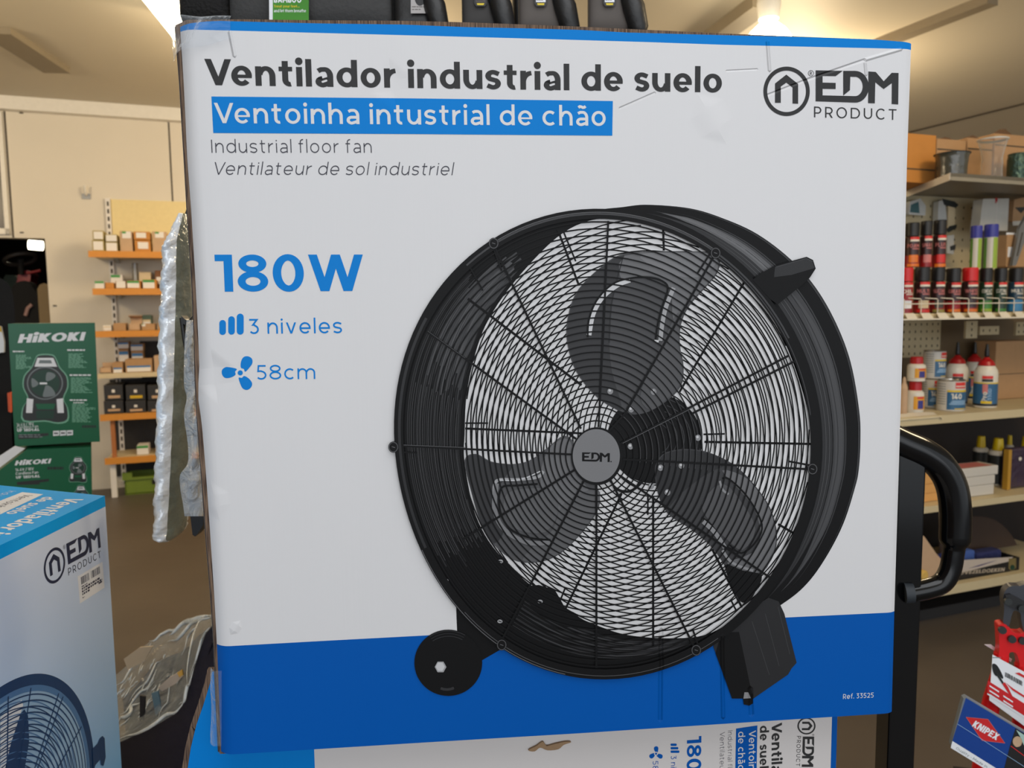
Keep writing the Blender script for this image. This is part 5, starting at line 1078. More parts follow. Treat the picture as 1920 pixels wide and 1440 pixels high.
# ------------------------------------------------------------------ what shows through the doorway
DD = 7.9; DPL = roomplane(DD)
def dprism(pxs, th, m, nm, par, dd=DD): 
    P_ = roomplane(dd); b = MB(); b.prism([P_.pt(*P_.uv(*p)) for p in pxs], DEP * th, m); return b.build(nm, par, bevel=.01)
m_cl = mat('black_cloth', (20, 19, 20), .85, bump=.2); m_red = mat('machine_red', (168, 30, 36), .4); m_bge = mat('beige_cover', (150, 128, 92), .7); m_grn = mat('dull_green', (48, 62, 44), .6)
c_ = DPL.pt(*DPL.uv(40, 620)); mw = thing('garden_machine', 'red machine with a dark steering wheel in the doorway', 'machine', Vector((c_.x, c_.y, 0)), YAW)
dprism([(30,535),(34,512),(52,506),(58,514),(56,530),(46,540)], .3, m_red, 'hood', mw); b = MB(); P_ = roomplane(DD - .05)
b.tube([P_.pt(*P_.uv(*p)) for p in ((50,512),(62,510),(76,507))], .012, m_red, 8); b.build('lever', mw)
ring_ = [P_.pt(*P_.uv(38 + 29*math.cos(a), 486 - 6*math.cos(a) + 6.5*math.sin(a)), .0) + DEP * (.16*math.sin(a)) for a in [2*math.pi*i/28 for i in range(28)]]
b = MB(); b.tube(ring_, .017, mat('wheel_grey', (84, 76, 68), .5), 8, closed=True); b.build('steering_wheel', mw)
b = MB(); hub = sum(ring_, Vector((0,0,0))) / 28; b.tube([hub, P_.pt(*P_.uv(40, 515))], .025, m_dark, 8); b.build('steering_column', mw)
b = MB(); zz = DPL.uv(40, 560)[1]; rbox(b, DPL.uv(4, 560)[0], DPL.uv(70, 560)[0], DD + .05, DD + .5, .02, zz, m_cl); b.build('chassis', mw)
dprism([(4,528),(10,515),(28,516),(34,528),(30,560),(6,560)], .2, m_grn, 'side_cover', mw, DD + .05)
c_ = roomplane(7.6).pt(*roomplane(7.6).uv(50, 600)); jk = thing('coat', 'black jacket shape draped in the doorway before the machine', 'jacket', Vector((c_.x, c_.y, 0)), YAW)
jp = spline([(28,532),(50,527),(66,545),(80,560),(88,600),(92,700),(20,700),(18,600),(20,550)], 4); P_ = roomplane(7.6)
b = MB(); b.prism([P_.pt(u, max(v, .0)) for u, v in [P_.uv(*p) for p in jp]], DEP * .22, m_cl); b.prism([P_.pt(*P_.uv(x, 690)) * 1.0 for x in ()] or [P_.pt(P_.uv(20, 690)[0], 0), P_.pt(P_.uv(92, 690)[0], 0), P_.pt(*P_.uv(92, 690)), P_.pt(*P_.uv(20, 690))], DEP * .2, m_cl); b.build('cloth', jk)
b = MB(); b.tube([P_.pt(*P_.uv(*p), .02) for p in ((49,592),(53,578),(61,571))], .016, mat('pale_pink_strap', (176, 140, 132), .6), 8); b.build('strap', jk)
c_ = roomplane(7.8).pt(*roomplane(7.8).uv(78, 545)); sk = thing('sack', 'beige sack behind the black jacket at the doorway edge', 'sack', Vector((c_.x, c_.y, 0)), YAW)
P_ = roomplane(7.55); b = MB(); b.prism([P_.pt(P_.uv(70,540)[0], 0), P_.pt(P_.uv(90,540)[0], 0)] + [P_.pt(*P_.uv(*p)) for p in ((90,533),(82,531),(74,534),(70,542))], DEP * .04, m_bge); b.build('cloth', sk)
c_ = at(-12, 700, 2.9); cv = thing('black_cover', 'black covered machine at the left edge behind the upright green box', 'cover', Vector((c_.x, c_.y, 0)), 0)
pl = vplane(0, 700, 2.9, 25); cp = spline([(-70,540),(-20,520),(6,524),(22,545),(28,600),(26,700),(22,800),(20,930),(-70,930)], 4)
vd = Vector((-.60, .80, 0)); b = MB(); b.prism([pl.pt(*pl.uv(*p)) for p in cp], vd * .3, m_cl); q0, q1 = pl.uv(-70, 925), pl.uv(20, 925); b.prism([pl.pt(q0[0], -pl.O.z), pl.pt(q1[0], -pl.O.z), pl.pt(q1[0], q1[1]), pl.pt(q0[0], q1[1])], vd*.3, m_cl); b.build('cover', cv)
b = MB(); b.prism([pl.pt(*pl.uv(*p), .03) for p in ((-20,605),(4,612),(10,640),(10,660),(-20,664))], -pl.N*.03, m_pw); b.build('badge', cv)
b = MB(); b.prism([pl.pt(*pl.uv(*p), .034) for p in ((-20,606),(4,612),(6,622),(-20,616))], -pl.N*.004, m_yel); b.build('yellow_stripe', cv)
b = MB(); b.prism([pl.pt(*pl.uv(*p), .03) for p in ((16,736),(22,734),(23,772),(18,770))], -pl.N*.03, mat('orange_part', (232, 92, 40), .5)); b.build('orange_tab', cv)
# ------------------------------------------------------------------ lamps
m_glow = mat('lamp_glow', (255, 248, 230), .5, var=0, emit=(255, 240, 205), es=14)
def tube_lamp(name, label, pxs, zz, wd):
    p, q = (on_z(*pxs[0], zz), on_z(*pxs[1], zz)); d_ = (q - p); l = d_.length; d_.normalize(); n_ = Vector((-d_.y, d_.x, 0)); c = (p + q)/2
    t = thing(name, label, 'lamp', Vector((c.x, c.y, zz)), 0)
    b = MB(); b.obox(p - n_*wd/2, d_*l, n_*wd, (0, 0, ZC - .001 - zz), m_trimw); b.build('housing', t)
    b = MB(); b.tube([p - Vector((0, 0, .02)), q - Vector((0, 0, .02))], wd*.42, m_glow, 12); b.build('tube', t)
tube_lamp('tube_lamp', 'bright fluorescent tube at the top left beside the carton corner', ((262, -60), (345, 52)), ZC - .08, .17)
p = DPL.pt(*DPL.uv(66, 461)); t = thing('tube_lamp', 'small glowing lamp in the store room doorway', 'lamp', p, YAW)
b = MB(); b.tube([roomplane(8.6).pt(*roomplane(8.6).uv(*q)) for q in ((54, 459), (80, 461))], .045, m_glow, 10); b.build('tube', t); b = MB(); q = roomplane(8.6).pt(*roomplane(8.6).uv(67, 452)); b.obox(q - LAT*.2 + Vector((0,0,.02)), LAT*.4, DEP*.08, (0, 0, 2.449 - q.z - .02), m_steel); b.build('housing', t)
p = at(1441, 44, 4.1); t = thing('pendant_lamp', 'glowing glass bell lamp on white base above the carton\'s right half', 'lamp', p, 0)
b = MB(); b.lathe([(.0, .02), (.045, .0), (.09, -.04), (.115, -.08), (.10, -.11), (0, -.115)], m_glow, p, 24); b.build('glass_shade', t)
b = MB(); b.lathe([(.0, .14), (.055, .14), (.06, .10), (.05, .02), (0, .02)], m_trimw, p, 16); b.tube([p + Vector((0, 0, .13)), Vector((p.x, p.y, ZC - .002))], .03, m_trimw, 10); b.build('base', t)
# ------------------------------------------------------------------ gondola rack at right
RD = 2.45                                                        # depth of its shelf fronts in the room
RP = roomplane(RD)
m_rk = mat('rack_cream', (206, 190, 152), .5, var=.03); m_rkg = mat('rack_grey', (140, 134, 120), .5); m_peg = mat('pegboard', (190, 176, 142), .55); m_rail = mat('rail_white', (222, 214, 196), .4)
m_redc = mat('cap_red', (206, 28, 30), .35, var=0); m_blk = mat('cap_black', (24, 22, 22), .4, var=0); m_lr = mat('can_red', (150, 24, 26), .3, var=0); m_dk = mat('can_dark', (52, 26, 26), .3, var=0); m_dg = mat('can_dark_green', (34, 58, 38), .3, var=0); m_lg = mat('can_green', (64, 130, 40), .3, var=0); m_cb = mat('can_blue', (52, 128, 178), .3, var=0); m_or = mat('can_orange', (226, 120, 30), .35, var=0); m_brd = mat('brand_red', (214, 44, 38), .4, var=0); m_pk = mat('can_pink', (206, 120, 116), .4, var=0)
m_tinb = mat('tin_blue', (44, 96, 138), .35, var=0); m_tinw = mat('tin_white', (206, 202, 194), .35, var=0); m_cyel = mat('cap_yellow', (222, 190, 16), .35, var=0); m_glue = mat('bottle_white', (226, 220, 206), .3, var=0); m_redl = mat('lid_red', (176, 24, 28), .35, var=0); m_silv = mat('tin_rim', (186, 184, 178), .25, metal=.9)
rack = thing('gondola_rack', 'cream metal gondola rack with five shelves at the right edge', 'shelf rack', rm(RP.uv(1850, 700)[0], RD + .25, 0), YAW)
rU0 = RP.uv(1690, 700)[0] - .22; rU1 = RP.uv(1925, 700)[0] + .5; BD_ = RD + .46
RZ = {}
def rshelf(key, px, y0, y1, m, depth=.44, d0=RD, u0=None):
    P_ = roomplane(d0); z1 = P_.uv(px, y0)[1]; z0 = P_.uv(px, y1)[1]; RZ[key] = z1
    b = MB(); rbox(b, rU0 if u0 is None else u0, rU1, d0, d0 + .018, z0, z1, m); rbox(b, rU0 if u0 is None else u0, rU1, d0 + .018, d0 + depth, z1 - .022, z1 - .0005, m); b.build('shelf', rack)
rshelf('cans', 1800, 587, 597, m_rk); rshelf('glue', 1800, 776, 791, m_rk); rshelf('oil', 1800, 942, 954, m_rk); rshelf('cloth', 1850, 1086, 1102, m_rk)
b = MB(); rbox(b, rU0, rU1, RD + .1, BD_, .0, .05, m_bbox); b.build('base_plinth', rack)
# top shelf with a slanted left end
zt0 = RP.uv(1783, 338)[1]; zt1 = RP.uv(1783, 324)[1]; RZ['top'] = zt1
C_ = at(1783, 324, 1.0); C_ = CAM + (C_ - CAM) * ((zt1 - CAMZ) / (C_.z - CAMZ)); E_ = ray(1695, 360); E_ = CAM + E_ * ((zt1 - CAMZ) / E_.z)
du = LAT * 1.1; far = C_ + du + DEP * .46; el = (E_ - C_)
E_ = C_ + el * (.46 / max(.1, el.dot(DEP)))
b = MB(); dz_ = Vector((0, 0, zt0 - zt1)); b.prism([C_, C_ + du, C_ + du + DEP*.46, E_], dz_*.5, m_rkg); b.add([C_, C_ + du, C_ + du + dz_, C_ + dz_], [(0,1,2,3)], m_rkg); nrm = Vector((-el.y, el.x, 0)).normalized()*.002; nrm = nrm if nrm.x < 0 else -nrm
ee = E_ + el.normalized()*.0; b.prism([C_ + nrm, C_ + nrm + dz_, ee + nrm + dz_, ee + nrm], nrm, mat('rack_end_painted_light', (206, 200, 190), .45)); b.build('top_shelf', rack)  # paler end strip: the light on this edge is put into its colour
# uprights and perforated back panels
def perf(px0, y0, px1, y1, d, nm, nx, nz, m=m_peg):
    P_ = roomplane(d); u0, z1 = P_.uv(px0, y0); u1, z0 = P_.uv(px1, y1); b = MB(); rbox(b, u0, u1, d, d + .012, z0, z1, m)
    for i in range(nx):
        for j in range(nz): a, c = u0 + (u1-u0)*(i+.5)/nx, z0 + (z1-z0)*(j+.5)/nz; rbox(b, a - .0035, a + .0035, d - .0006, d + .001, c - .006, c + .006, m_seam)
    b.build(nm, rack)
perf(1690, 352, 1838, 540, BD_, 'perforated_panel', 10, 9); perf(1690, 602, 1762, 668, BD_, 'perforated_panel', 7, 5); perf(1812, 602, 1832, 634, RD + .30, 'slotted_bracket', 1, 3); perf(1838, 612, 1873, 627, RD + .30, 'slotted_bracket', 3, 1); perf(1906, 604, 1924, 628, RD + .30, 'slotted_bracket', 2, 2)
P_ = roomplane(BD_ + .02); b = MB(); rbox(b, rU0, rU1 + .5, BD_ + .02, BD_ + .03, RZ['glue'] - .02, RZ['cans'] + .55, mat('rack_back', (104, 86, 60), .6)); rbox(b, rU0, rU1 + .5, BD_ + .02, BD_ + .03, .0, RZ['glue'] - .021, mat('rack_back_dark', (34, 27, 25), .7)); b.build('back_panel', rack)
for px in (1690, 1872): 
    P_ = roomplane(BD_ + .035); u = P_.uv(px, 500)[0]; b = MB(); rbox(b, u, u + .04, BD_ + .035, BD_ + .075, 0, zt1 - .025, mat('upright_brown', (110, 88, 66), .6)); b.build('upright', rack)
# guard rail and price strip of the can shelf
zc_ = RZ['cans']; b = MB(); q = RD - .012; zr = roomplane(q).uv(1800, 569)[1]; zl = roomplane(q).uv(1800, 560)[1]
b.tube([rm(rU0, q, zr), rm(rU1, q, zr)], .0024, m_rail, 6)
for px in (1695, 1727, 1758, 1787, 1816, 1844, 1873, 1901, 1930):
    u = roomplane(q).uv(px, 575)[0]; b.tube([rm(u - .045, RD + .012, zl + .004), rm(u - .004, q, zl), rm(u, q, zl - .005), rm(u, q, zc_ - .004)], .0022, m_rail, 6)
b.build('wire_guard', rack)
b = MB()
for k, px in enumerate((1698, 1728, 1758, 1787, 1816, 1845, 1874, 1903)):
    u = roomplane(RD - .02).uv(px, 590)[0]; w_ = .058; zz = zc_ - .003
    b.add([rm(u, RD - .014, zz + .006), rm(u + w_ - .008, RD - .014, zz + .006), rm(u + w_, RD - .03, zz - .018), rm(u, RD - .03, zz - .018)], [(0,1,2,3)], m_rail)
    b.add([rm(u, RD - .0145, zz + .002), rm(u + w_*.55, RD - .0145, zz + .002), rm(u + w_*.55, RD - .017, zz - .001), rm(u, RD - .017, zz - .001)], [(3,2,1,0)], m_pgr)
rbox(b, rU0, rU1, RD - .03, RD - .001, zc_ - .026, zc_ - .02, m_rail); b.build('price_strip', rack)
b = MB(); zg = RZ['glue']; u0 = roomplane(RD - .01).uv(1686, 770)[0] - .1; u1 = roomplane(RD - .01).uv(1768, 770)[0]
b.add([rm(u0, RD + .05, zg + .010), rm(u1 - .02, RD + .05, zg + .010), rm(u1, RD - .006, zg - .008), rm(u0, RD - .006, zg - .008)], [(0,1,2,3)], m_rail); b.prism([rm(u1 - .018, RD + .05, zg + .011), rm(u1 + .004, RD + .04, zg + .008), rm(u1 + .006, RD - .008, zg - .016), rm(u1 - .012, RD - .008, zg - .006)], (0, 0, -.001), m_rail); b.build('price_strip', rack)
# ---- lathe goods: built upright at their own base, then turned
def cyl(px0, px1, py, d):
    """radius and sideways place of a round thing seen between two pixel columns, its front at depth d"""
    r0, r1 = ray(px0, py), ray(px1, py); r = .04
    for _ in range(3): c = roomplane(d + r); uc = c.uv((px0+px1)/2, py)[0]; D = (c.pt(uc, CAMZ - c.O.z) - CAM).length; r = D * math.tan(r0.angle(r1)/2)
    return uc, r * 1.06
def face_patch(b, r, z0, z1, a0, a1, m, off=.0008):
    """a label patch wrapped on a can of radius r; angles in degrees, -90 faces the aisle"""
    vs = []; n = max(2, int(abs(a1 - a0)/6))
    for i in range(n + 1):
        a = math.radians(a0 + (a1-a0)*i/n); vs += [Vector(((r+off)*math.cos(a), (r+off)*math.sin(a), z0)), Vector(((r+off)*math.cos(a), (r+off)*math.sin(a), z1))]
    b.add(vs, [(2*i, 2*i+2, 2*i+3, 2*i+1) for i in range(n)], m, True)
class Wrap:
    """lettering wrapped on a can"""
    def __init__(s, r, a, off): s.r, s.a, s.o = r, a, off; 
    def pt(s, u, v, h=0.0): t = math.radians(s.a) + u / s.r; R = s.r + s.o + h; return Vector((R*math.cos(t), R*math.sin(t), v))
def wtext(b, r, a, t, u0, u1, v, cap, m, S=.2, off=.001): p = Print(Wrap(r, a, off), b, 0); p.text(t, (u0, v), (1, 0), (0, 1), m, 0, S, cap, u1 - u0)
def spray(px0, px1, ytop, base_z, d, cap, body, low, foot, label, word, spot=None, white=False, ybase=588, face=-142):
    P_ = roomplane(d); uc, r = cyl(px0, px1, 540, d); r *= .97; h = P_.uv((px0+px1)/2, ytop)[1] - base_z
    t = thing('spray_can', label, 'spray can', rm(uc, d + r, base_z), YAW, 'spray cans on the right rack'); hb = h*.70
    b = MB(); b.lathe([(0, 0), (r*.94, 0), (r, .004), (r, hb*.94), (r*.9, hb*.985), (r*.6, hb), (0, hb)], body, n=22)
    face_patch(b, r, .004, hb*.38, -245, -35, low); face_patch(b, r, .004, hb*.12, face - 30, face + 90, foot, .0011)
    face_patch(b, r, hb*.885, hb*.965, face - 8, face + 74, m_brd, .0011); face_patch(b, r, hb*.825, hb*.885, face - 8, face + 74, m_glue, .0011)
    wtext(b, r, face, word, -.5*r, 1.2*r, hb*.63, hb*.115, m_pk if body is m_dk else m_glue); face_patch(b, r, hb*.58, hb*.605, face + 10, face + 74, m_pk if body is m_dk else m_glue, .0009)
    if spot: face_patch(b, r, hb*.16, hb*.40, face - 15, face + 60, spot, .0014)
    b.build('can_body', t, world=False)
    b = MB(); b.lathe([(r*.6, hb), (r*.97, hb + .0005), (r*.97, h*.985), (r*.9, h), (0, h)], cap, n=22); b.build('cap', t, world=False)
    return t
cz = zc_ + .0008; RF = RD + .02
spray(1686, 1712, 501, cz, RF, m_redc, m_lr, m_lr, m_lr, 'red capped spray can with round white sticker, first in the front row', 'OIL', m_pw)
spray(1714, 1744, 500, cz, RF, m_blk, m_dk, m_lr, m_brd, 'black capped dark red spray can with pale oval, second in the front row', 'MULTI', m_lshelf)
spray(1745, 1772, 500, cz, RF, m_blk, m_dk, m_lr, mat('can_khaki', (150, 140, 70), .4), 'black capped dark red spray can with grey lower picture, third in the front row', 'SILICONE', mat('can_picture', (70, 66, 60), .5))
spray(1773, 1802, 502, cz, RF, m_blk, m_dk, m_lr, m_or, 'black capped dark red spray can with orange foot, left of the red capped one', 'GREASE')
spray(1803, 1834, 501, cz, RF, m_redc, m_dk, m_lr, m_or, 'bright red capped spray can in the middle of the front row', 'WHITE', m_dk)
spray(1836, 1861, 502, cz, RF, m_blk, m_dg, m_lg, mat('can_lime', (150, 176, 40), .4), 'black capped green spray can marked CONTACT in the front row', 'CONTACT')
spray(1863, 1888, 502, cz, RF, m_blk, m_dg, m_dg, m_lg, 'black capped dark green spray can marked CUTTING in the front row', 'CUTTING')
spray(1890, 1919, 502, cz, RF, m_blk, mat('can_dark_blue', (34, 60, 78), .3), m_cb, m_cb, 'black capped blue spray can at the right of the front row', 'MULTI', m_cb)
# riser with the taller back row
zr_ = roomplane(RD + .14).uv(1740, 502)[1]; b = MB(); u0 = rU0 + .1; u1 = roomplane(RD + .14).uv(1890, 500)[0]; rbox(b, u0, u1, RD + .13, RD + .33, zr_ - .006, zr_, m_rk)
for u in (u0, (u0+u1)/2, u1 - .01): rbox(b, u, u + .008, RD + .14, RD + .32, zc_ + .0005, zr_ - .006, m_rk)
b.build('riser', rack)
for k, (x0, x1, yt) in enumerate(((1694, 1721, 416), (1722, 1745, 413), (1746, 1771, 411))):
    spray(x0, x1, yt, zr_ + .0008, RD + .14, m_blk, m_dk, m_lr, (m_or, m_lr, m_or)[k], 'tall black capped dark red spray can in the raised back row, %s of three' % ('left', 'middle', 'right')[k], ('FOAM', 'SPRAY', 'PLUS')[k], (m_or, m_pk, m_brd)[k])
for k, (x0, x1, yt) in enumerate(((1819, 1842, 422), (1844, 1872, 419))):
    P_ = roomplane(RD + .15); uc, r = cyl(x0, x1, 450, RD + .15); r *= .95; h = P_.uv(x0, yt)[1] - zr_
    t = thing('sealant_tube', 'green and white tube with a blue cap, %s of the pair on the riser' % ('left', 'right')[k], 'tube', rm(uc, RD + .15 + r, zr_ + .0008), YAW, 'blue capped tubes')
    b = MB(); b.lathe([(0, 0), (r*.95, 0), (r*.95, h*.72), (0, h*.72)], m_tinw, n=20); face_patch(b, r*.95, 0.002, h*.7, -120, -70, mat('tube_lime', (150, 180, 60), .4), .0006); face_patch(b, r*.95, .002, h*.7, -215, -172, mat('tube_green', (96, 150, 60), .4), .0006); b.build('tube_body', t, world=False)
    b = MB(); b.lathe([(r*.6, h*.705), (r, h*.71), (r, h*.97), (r*.94, h), (0, h)], mat('cap_blue', (52, 56, 150), .4), n=20); b.build('cap', t, world=False)
# packs hanging on the pegboard and behind
def pack(name, label, cat, quad, d, th, m, extra=()):
    P_ = roomplane(d); c = P_.pt(*P_.uv(sum(p[0] for p in quad)/len(quad), max(p[1] for p in quad))); t = thing(name, label, cat, c, YAW)
    b = MB(); b.prism([P_.pt(*P_.uv(*p)) for p in quad], DEP*th, m); b.build('pack_body', t, bevel=.004)
    for nm, q_, m2 in extra:
        b = MB(); b.prism([P_.pt(*P_.uv(*p), .001) for p in q_], DEP*.0008, m2); b.build(nm, t)
    return t
m_blist = mat('blister_clear', (196, 198, 196), .15, spec=.8); m_pgrey = mat('pack_grey', (196, 194, 186), .4); m_hkbl = mat('pack_dark', (40, 44, 44), .4)
P_ = BD_ - .04
pack('blister_pack', 'pale grey double blister pack with red tab hanging under the top shelf', 'pack', [(1836,432),(1843,373),(1892,372),(1889,433)], P_ - .12, .05, m_pgrey, [('red_tab', [(1866,371),(1870,371),(1870,381),(1866,381)], m_redl), ('seam', [(1868,378),(1870,378),(1868,430),(1866,430)], m_tinw)])
pack('tool_pack', 'brown card pack with a dark triangle hanging at the right edge', 'pack', [(1898,415),(1902,374),(1930,368),(1930,416)], P_ - .12, .03, m_kraft, [('triangle', [(1903,389),(1926,388),(1914,400)], m_hkbl), ('bottom_strip', [(1898,415),(1930,413),(1930,421),(1899,423)], m_pgrey)])
pack('blister_pack', 'clear blister pack with black fitting left on the pegboard', 'pack', [(1758,420),(1760,377),(1772,375),(1776,420)], P_, .03, m_blist, [('fitting', [(1766,372),(1790,378),(1797,384),(1792,390),(1770,384)], m_hkbl)])
pack('blister_pack', 'pale pack with wooden strips beside the pegboard holes', 'pack', [(1777,428),(1778,386),(1791,390),(1790,424)], P_, .02, m_lshelf, [('fitting', [(1774,432),(1780,424),(1794,421),(1793,428),(1778,436)], m_hkbl)])
pack('blister_pack', 'white pack with a black clip low on the pegboard', 'pack', [(1776,475),(1776,442),(1789,440),(1788,477)], P_, .02, m_blist, [('clip', [(1781,462),(1792,458),(1791,468),(1782,470)], m_hkbl)])
pack('blister_pack', 'shiny blue green pack hanging at the left under the top shelf', 'pack', [(1704,402),(1706,378),(1726,372),(1736,386),(1735,404)], P_, .03, m_blist, [('picture', [(1706,398),(1708,384),(1722,378),(1724,400)], mat('pack_teal', (60, 100, 106), .3))])
pack('strut', 'slanting perforated grey metal strut at the right edge', 'strut', [(1898,498),(1912,428),(1926,402),(1926,440),(1905,498)], RD + .22, .015, m_steel, [('hole_row', [(1906,480),(1908,480),(1918,436),(1916,436)], m_seam)])
pack('cardboard_box', 'brown box with white slip behind the grey strut', 'box', [(1886,500),(1888,440),(1926,438),(1926,500)], RD + .25, .1, m_kraft, [('paper_slip', [(1889,482),(1890,463),(1902,463),(1901,482)], m_pw), ('top_slip', [(1886,440),(1887,436),(1910,437),(1909,440)], m_pw)])
# goods on the top shelf
zt_ = zt1 + .0008
def topbox(px0, y0, px1, label, flap=None, band=None, d=RD + .24, m=m_kraft):
    P_ = roomplane(d); u0 = P_.uv(px0, y0)[0]; u1, z1 = P_.uv(px1, y0); t = thing('cardboard_box', label, 'box', rm((u0+u1)/2, d + .08, zt_), YAW, 'boxes on the top rack shelf')
    b = MB(); rbox(b, u0, u1, d, d + .2, zt_, z1, m); b.build('carton_body', t, bevel=.003)
    if band:
        zb2 = P_.uv(px0, band)[1]; b = MB(); rbox(b, u0 + .002, u1 - .002, d - .001, d - .0003, zb2 - .006, zb2, m_seam); b.build('slit', t)
    if flap: b = MB(); P2 = roomplane(d + .05); b.prism([P2.pt(*P_.uv(*p)) for p in flap], DEP*.004, mat('flap_shaded_card', (104, 78, 54), .8)); b.build('lid_flap', t)  # flaps in darker card, the shade of their inner faces painted in
    return t
topbox(1690, 254, 1756, 'plain orange brown box at the left of the top shelf', None, 314, m=m_okraft)
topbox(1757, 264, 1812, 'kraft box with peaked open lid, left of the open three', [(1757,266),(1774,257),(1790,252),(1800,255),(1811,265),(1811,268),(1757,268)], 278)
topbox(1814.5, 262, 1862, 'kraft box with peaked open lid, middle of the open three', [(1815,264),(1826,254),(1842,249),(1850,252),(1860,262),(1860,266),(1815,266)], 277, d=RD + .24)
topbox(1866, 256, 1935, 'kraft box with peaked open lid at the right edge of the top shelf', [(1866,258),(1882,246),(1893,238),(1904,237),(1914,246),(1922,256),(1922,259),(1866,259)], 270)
def jar(px0, px1, ytop, label, m, rim, d, prof, name='jar', cat='jar'):
    P_ = roomplane(d); uc, r = cyl(px0, px1, 300, d - .06); h = P_.uv(px0, ytop)[1] - zt_
    t = thing(name, label, cat, rm(uc, d, zt_), YAW); b = MB(); b.lathe([(a*r, c*h) for a, c in prof], m, n=26); b.build('jar_body', t, world=False)
    b = MB(); b.lathe([(prof[-1][0]*r*.9, h*.99), (prof[-1][0]*r*1.04, h*.97), (prof[-1][0]*r*1.06, h*1.0), (prof[-1][0]*r*.9, h*1.02)], rim, n=26); b.build('rim', t, world=False); return t
m_jarc = bpy.data.materials.new('clear_plastic'); m_jarc.use_nodes = True; _film(m_jarc, (.86, .80, .68), .12, .1, .3, 14)
m_jard = mat('dark_wrap', (66, 66, 58), .18, spec=.9, bump=.5, bscale=22); m_jfoil = mat('green_foil', (70, 92, 84), .2, metal=.7, bump=.9, bscale=60)
jar(1753, 1815, 286, 'dark shiny wrapped pot on the top shelf', m_jard, m_hkbl, RD + .13, [(0,0),(.88,0),(.9,.1),(.92,.5),(.98,.85),(1.05,1)], 'pot', 'pot')
jar(1845, 1888, 260, 'clear plastic flared jar on the top shelf', m_jarc, m_blist, RD + .12, [(0,.003),(.9,0),(.95,.1),(.9,.3),(.95,.4),(.9,.55),(1.05,.75),(1.32,1)])
jar(1896, 1936, 288, 'crinkled green foil pot at the right edge of the top shelf', m_jfoil, m_jfoil, RD + .13, [(0,0),(.95,0),(1,.2),(1,.8),(.9,1)], 'pot', 'pot')
# glue shelf
zg_ = zg + .0008
def tin(px0, px1, yt, yb_z, d, label, face=-149, num='140'):
    P_ = roomplane(d); uc, r = cyl(px0, px1, 720, d); h = P_.uv((px0+px1)/2, yt)[1] - yb_z
    t = thing('glue_tin', label, 'tin', rm(uc, d + r, yb_z), YAW, 'round glue tins'); b = MB(); b.lathe([(0, 0), (r*.97, 0), (r, .003), (r, h*.96), (r*.9, h*.965), (r*.9, h*.95), (0, h*.95)], m_tinw, n=26)
    face_patch(b, r, .008, h*.62, face - 6, face + 96, m_tinb); face_patch(b, r, h*.62, h*.68, face - 6, face + 96, m_cyel); face_patch(b, r, h*.74, h*.93, face + 26, face + 78, m_brd); face_patch(b, r, h*.79, h*.82, face + 28, face + 76, m_glue, .0012)
    face_patch(b, r, .01, h*.10, face + 25, face + 75, m_cyel, .0012)
    wtext(b, r, face, num, r*.2, r*.98, h*.40, h*.17, m_glue, .26, .0014)
    for q in range(3): face_patch(b, r, h*(.22 + .05*q), h*(.25 + .05*q), face + 4 + 5*q, face + 80, m_fl, .0012)
    for q in range(9): face_patch(b, r, h*(.22 + .08*q), h*(.24 + .08*q), face - 58, face - 12, m_pgr, .0009)
    b.build('tin_body', t, world=False); b = MB(); b.lathe([(r*.9, h*.955), (r*1.0, h*.962), (r*1.015, h*.985), (r*.98, h), (r*.9, h*.985), (r*.88, h*.955)], m_silv, n=26); b.build('rim', t, world=False)
    return t, h
t1, h1 = tin(1759, 1811, 714, zg_, RD + .05, 'round glue tin with blue label, nearest on the glue shelf')
t2, h2 = tin(1731, 1772, 711, zg_, RD + .18, 'glue tin under another tin, behind the nearest one', -160)
tin(1731, 1772, 658, zg_ + h2 + .0005, RD + .18, 'glue tin stacked on top of another tin', -130)
def gbottle(px0, px1, ytip, d, label, face=-137):
    P_ = roomplane(d); uc, r = cyl(px0, px1, 700, d); h = P_.uv(px0, ytip)[1] - zg_; hb = h*.66
    t = thing('glue_bottle', label, 'bottle', rm(uc, d + r, zg_), YAW, 'white glue bottles'); b = MB(); b.lathe([(0, 0), (r*.92, 0), (r, .005), (r, hb*.82), (r*.93, hb*.9), (r*.7, hb), (0, hb)], m_glue, n=26)
    face_patch(b, r, hb*.10, hb*.58, -240, -30, m_tinb); face_patch(b, r, hb*.58, hb*.61, -240, -30, m_cyel); face_patch(b, r, hb*.05, hb*.10, -240, -30, m_blk)
    face_patch(b, r, hb*.70, hb*.77, face - 22, face + 30, m_brd, .0012); face_patch(b, r, hb*.63, hb*.69, face - 22, face + 30, m_hkbl, .0012); face_patch(b, r, hb*.36, hb*.57, face - 18, face + 6, m_pk, .0012); face_patch(b, r, hb*.11, hb*.17, face - 24, face + 28, m_cyel, .0012)
    p = Print(Wrap(r, face, .0014), b, 0); p.text('Pro', (r*.06, hb*.17), (0, 1), (-1, 0), m_glue, 0, .26, r*.4); p.text('330D', (r*.42, hb*.2), (0, 1), (-1, 0), m_fl, 0, .2, r*.3); b.build('bottle_body', t, world=False)
    b = MB(); b.lathe([(r*.72, hb), (r*.74, hb*1.02), (r*.6, hb*1.1), (r*.32, hb*1.16), (r*.2, hb*1.2), (0, hb*1.2)], m_redl, n=22); b.build('collar', t, world=False)
    b = MB(); b.lathe([(r*.17, hb*1.2), (r*.22, hb*1.24), (r*.2, hb*1.32), (r*.11, h*.995), (0, h)], m_blk, n=12); b.build('nozzle', t, world=False)
gbottle(1828, 1872, 647, RD + .07, 'white glue bottle with blue label and red collar, rightmost and nearest')
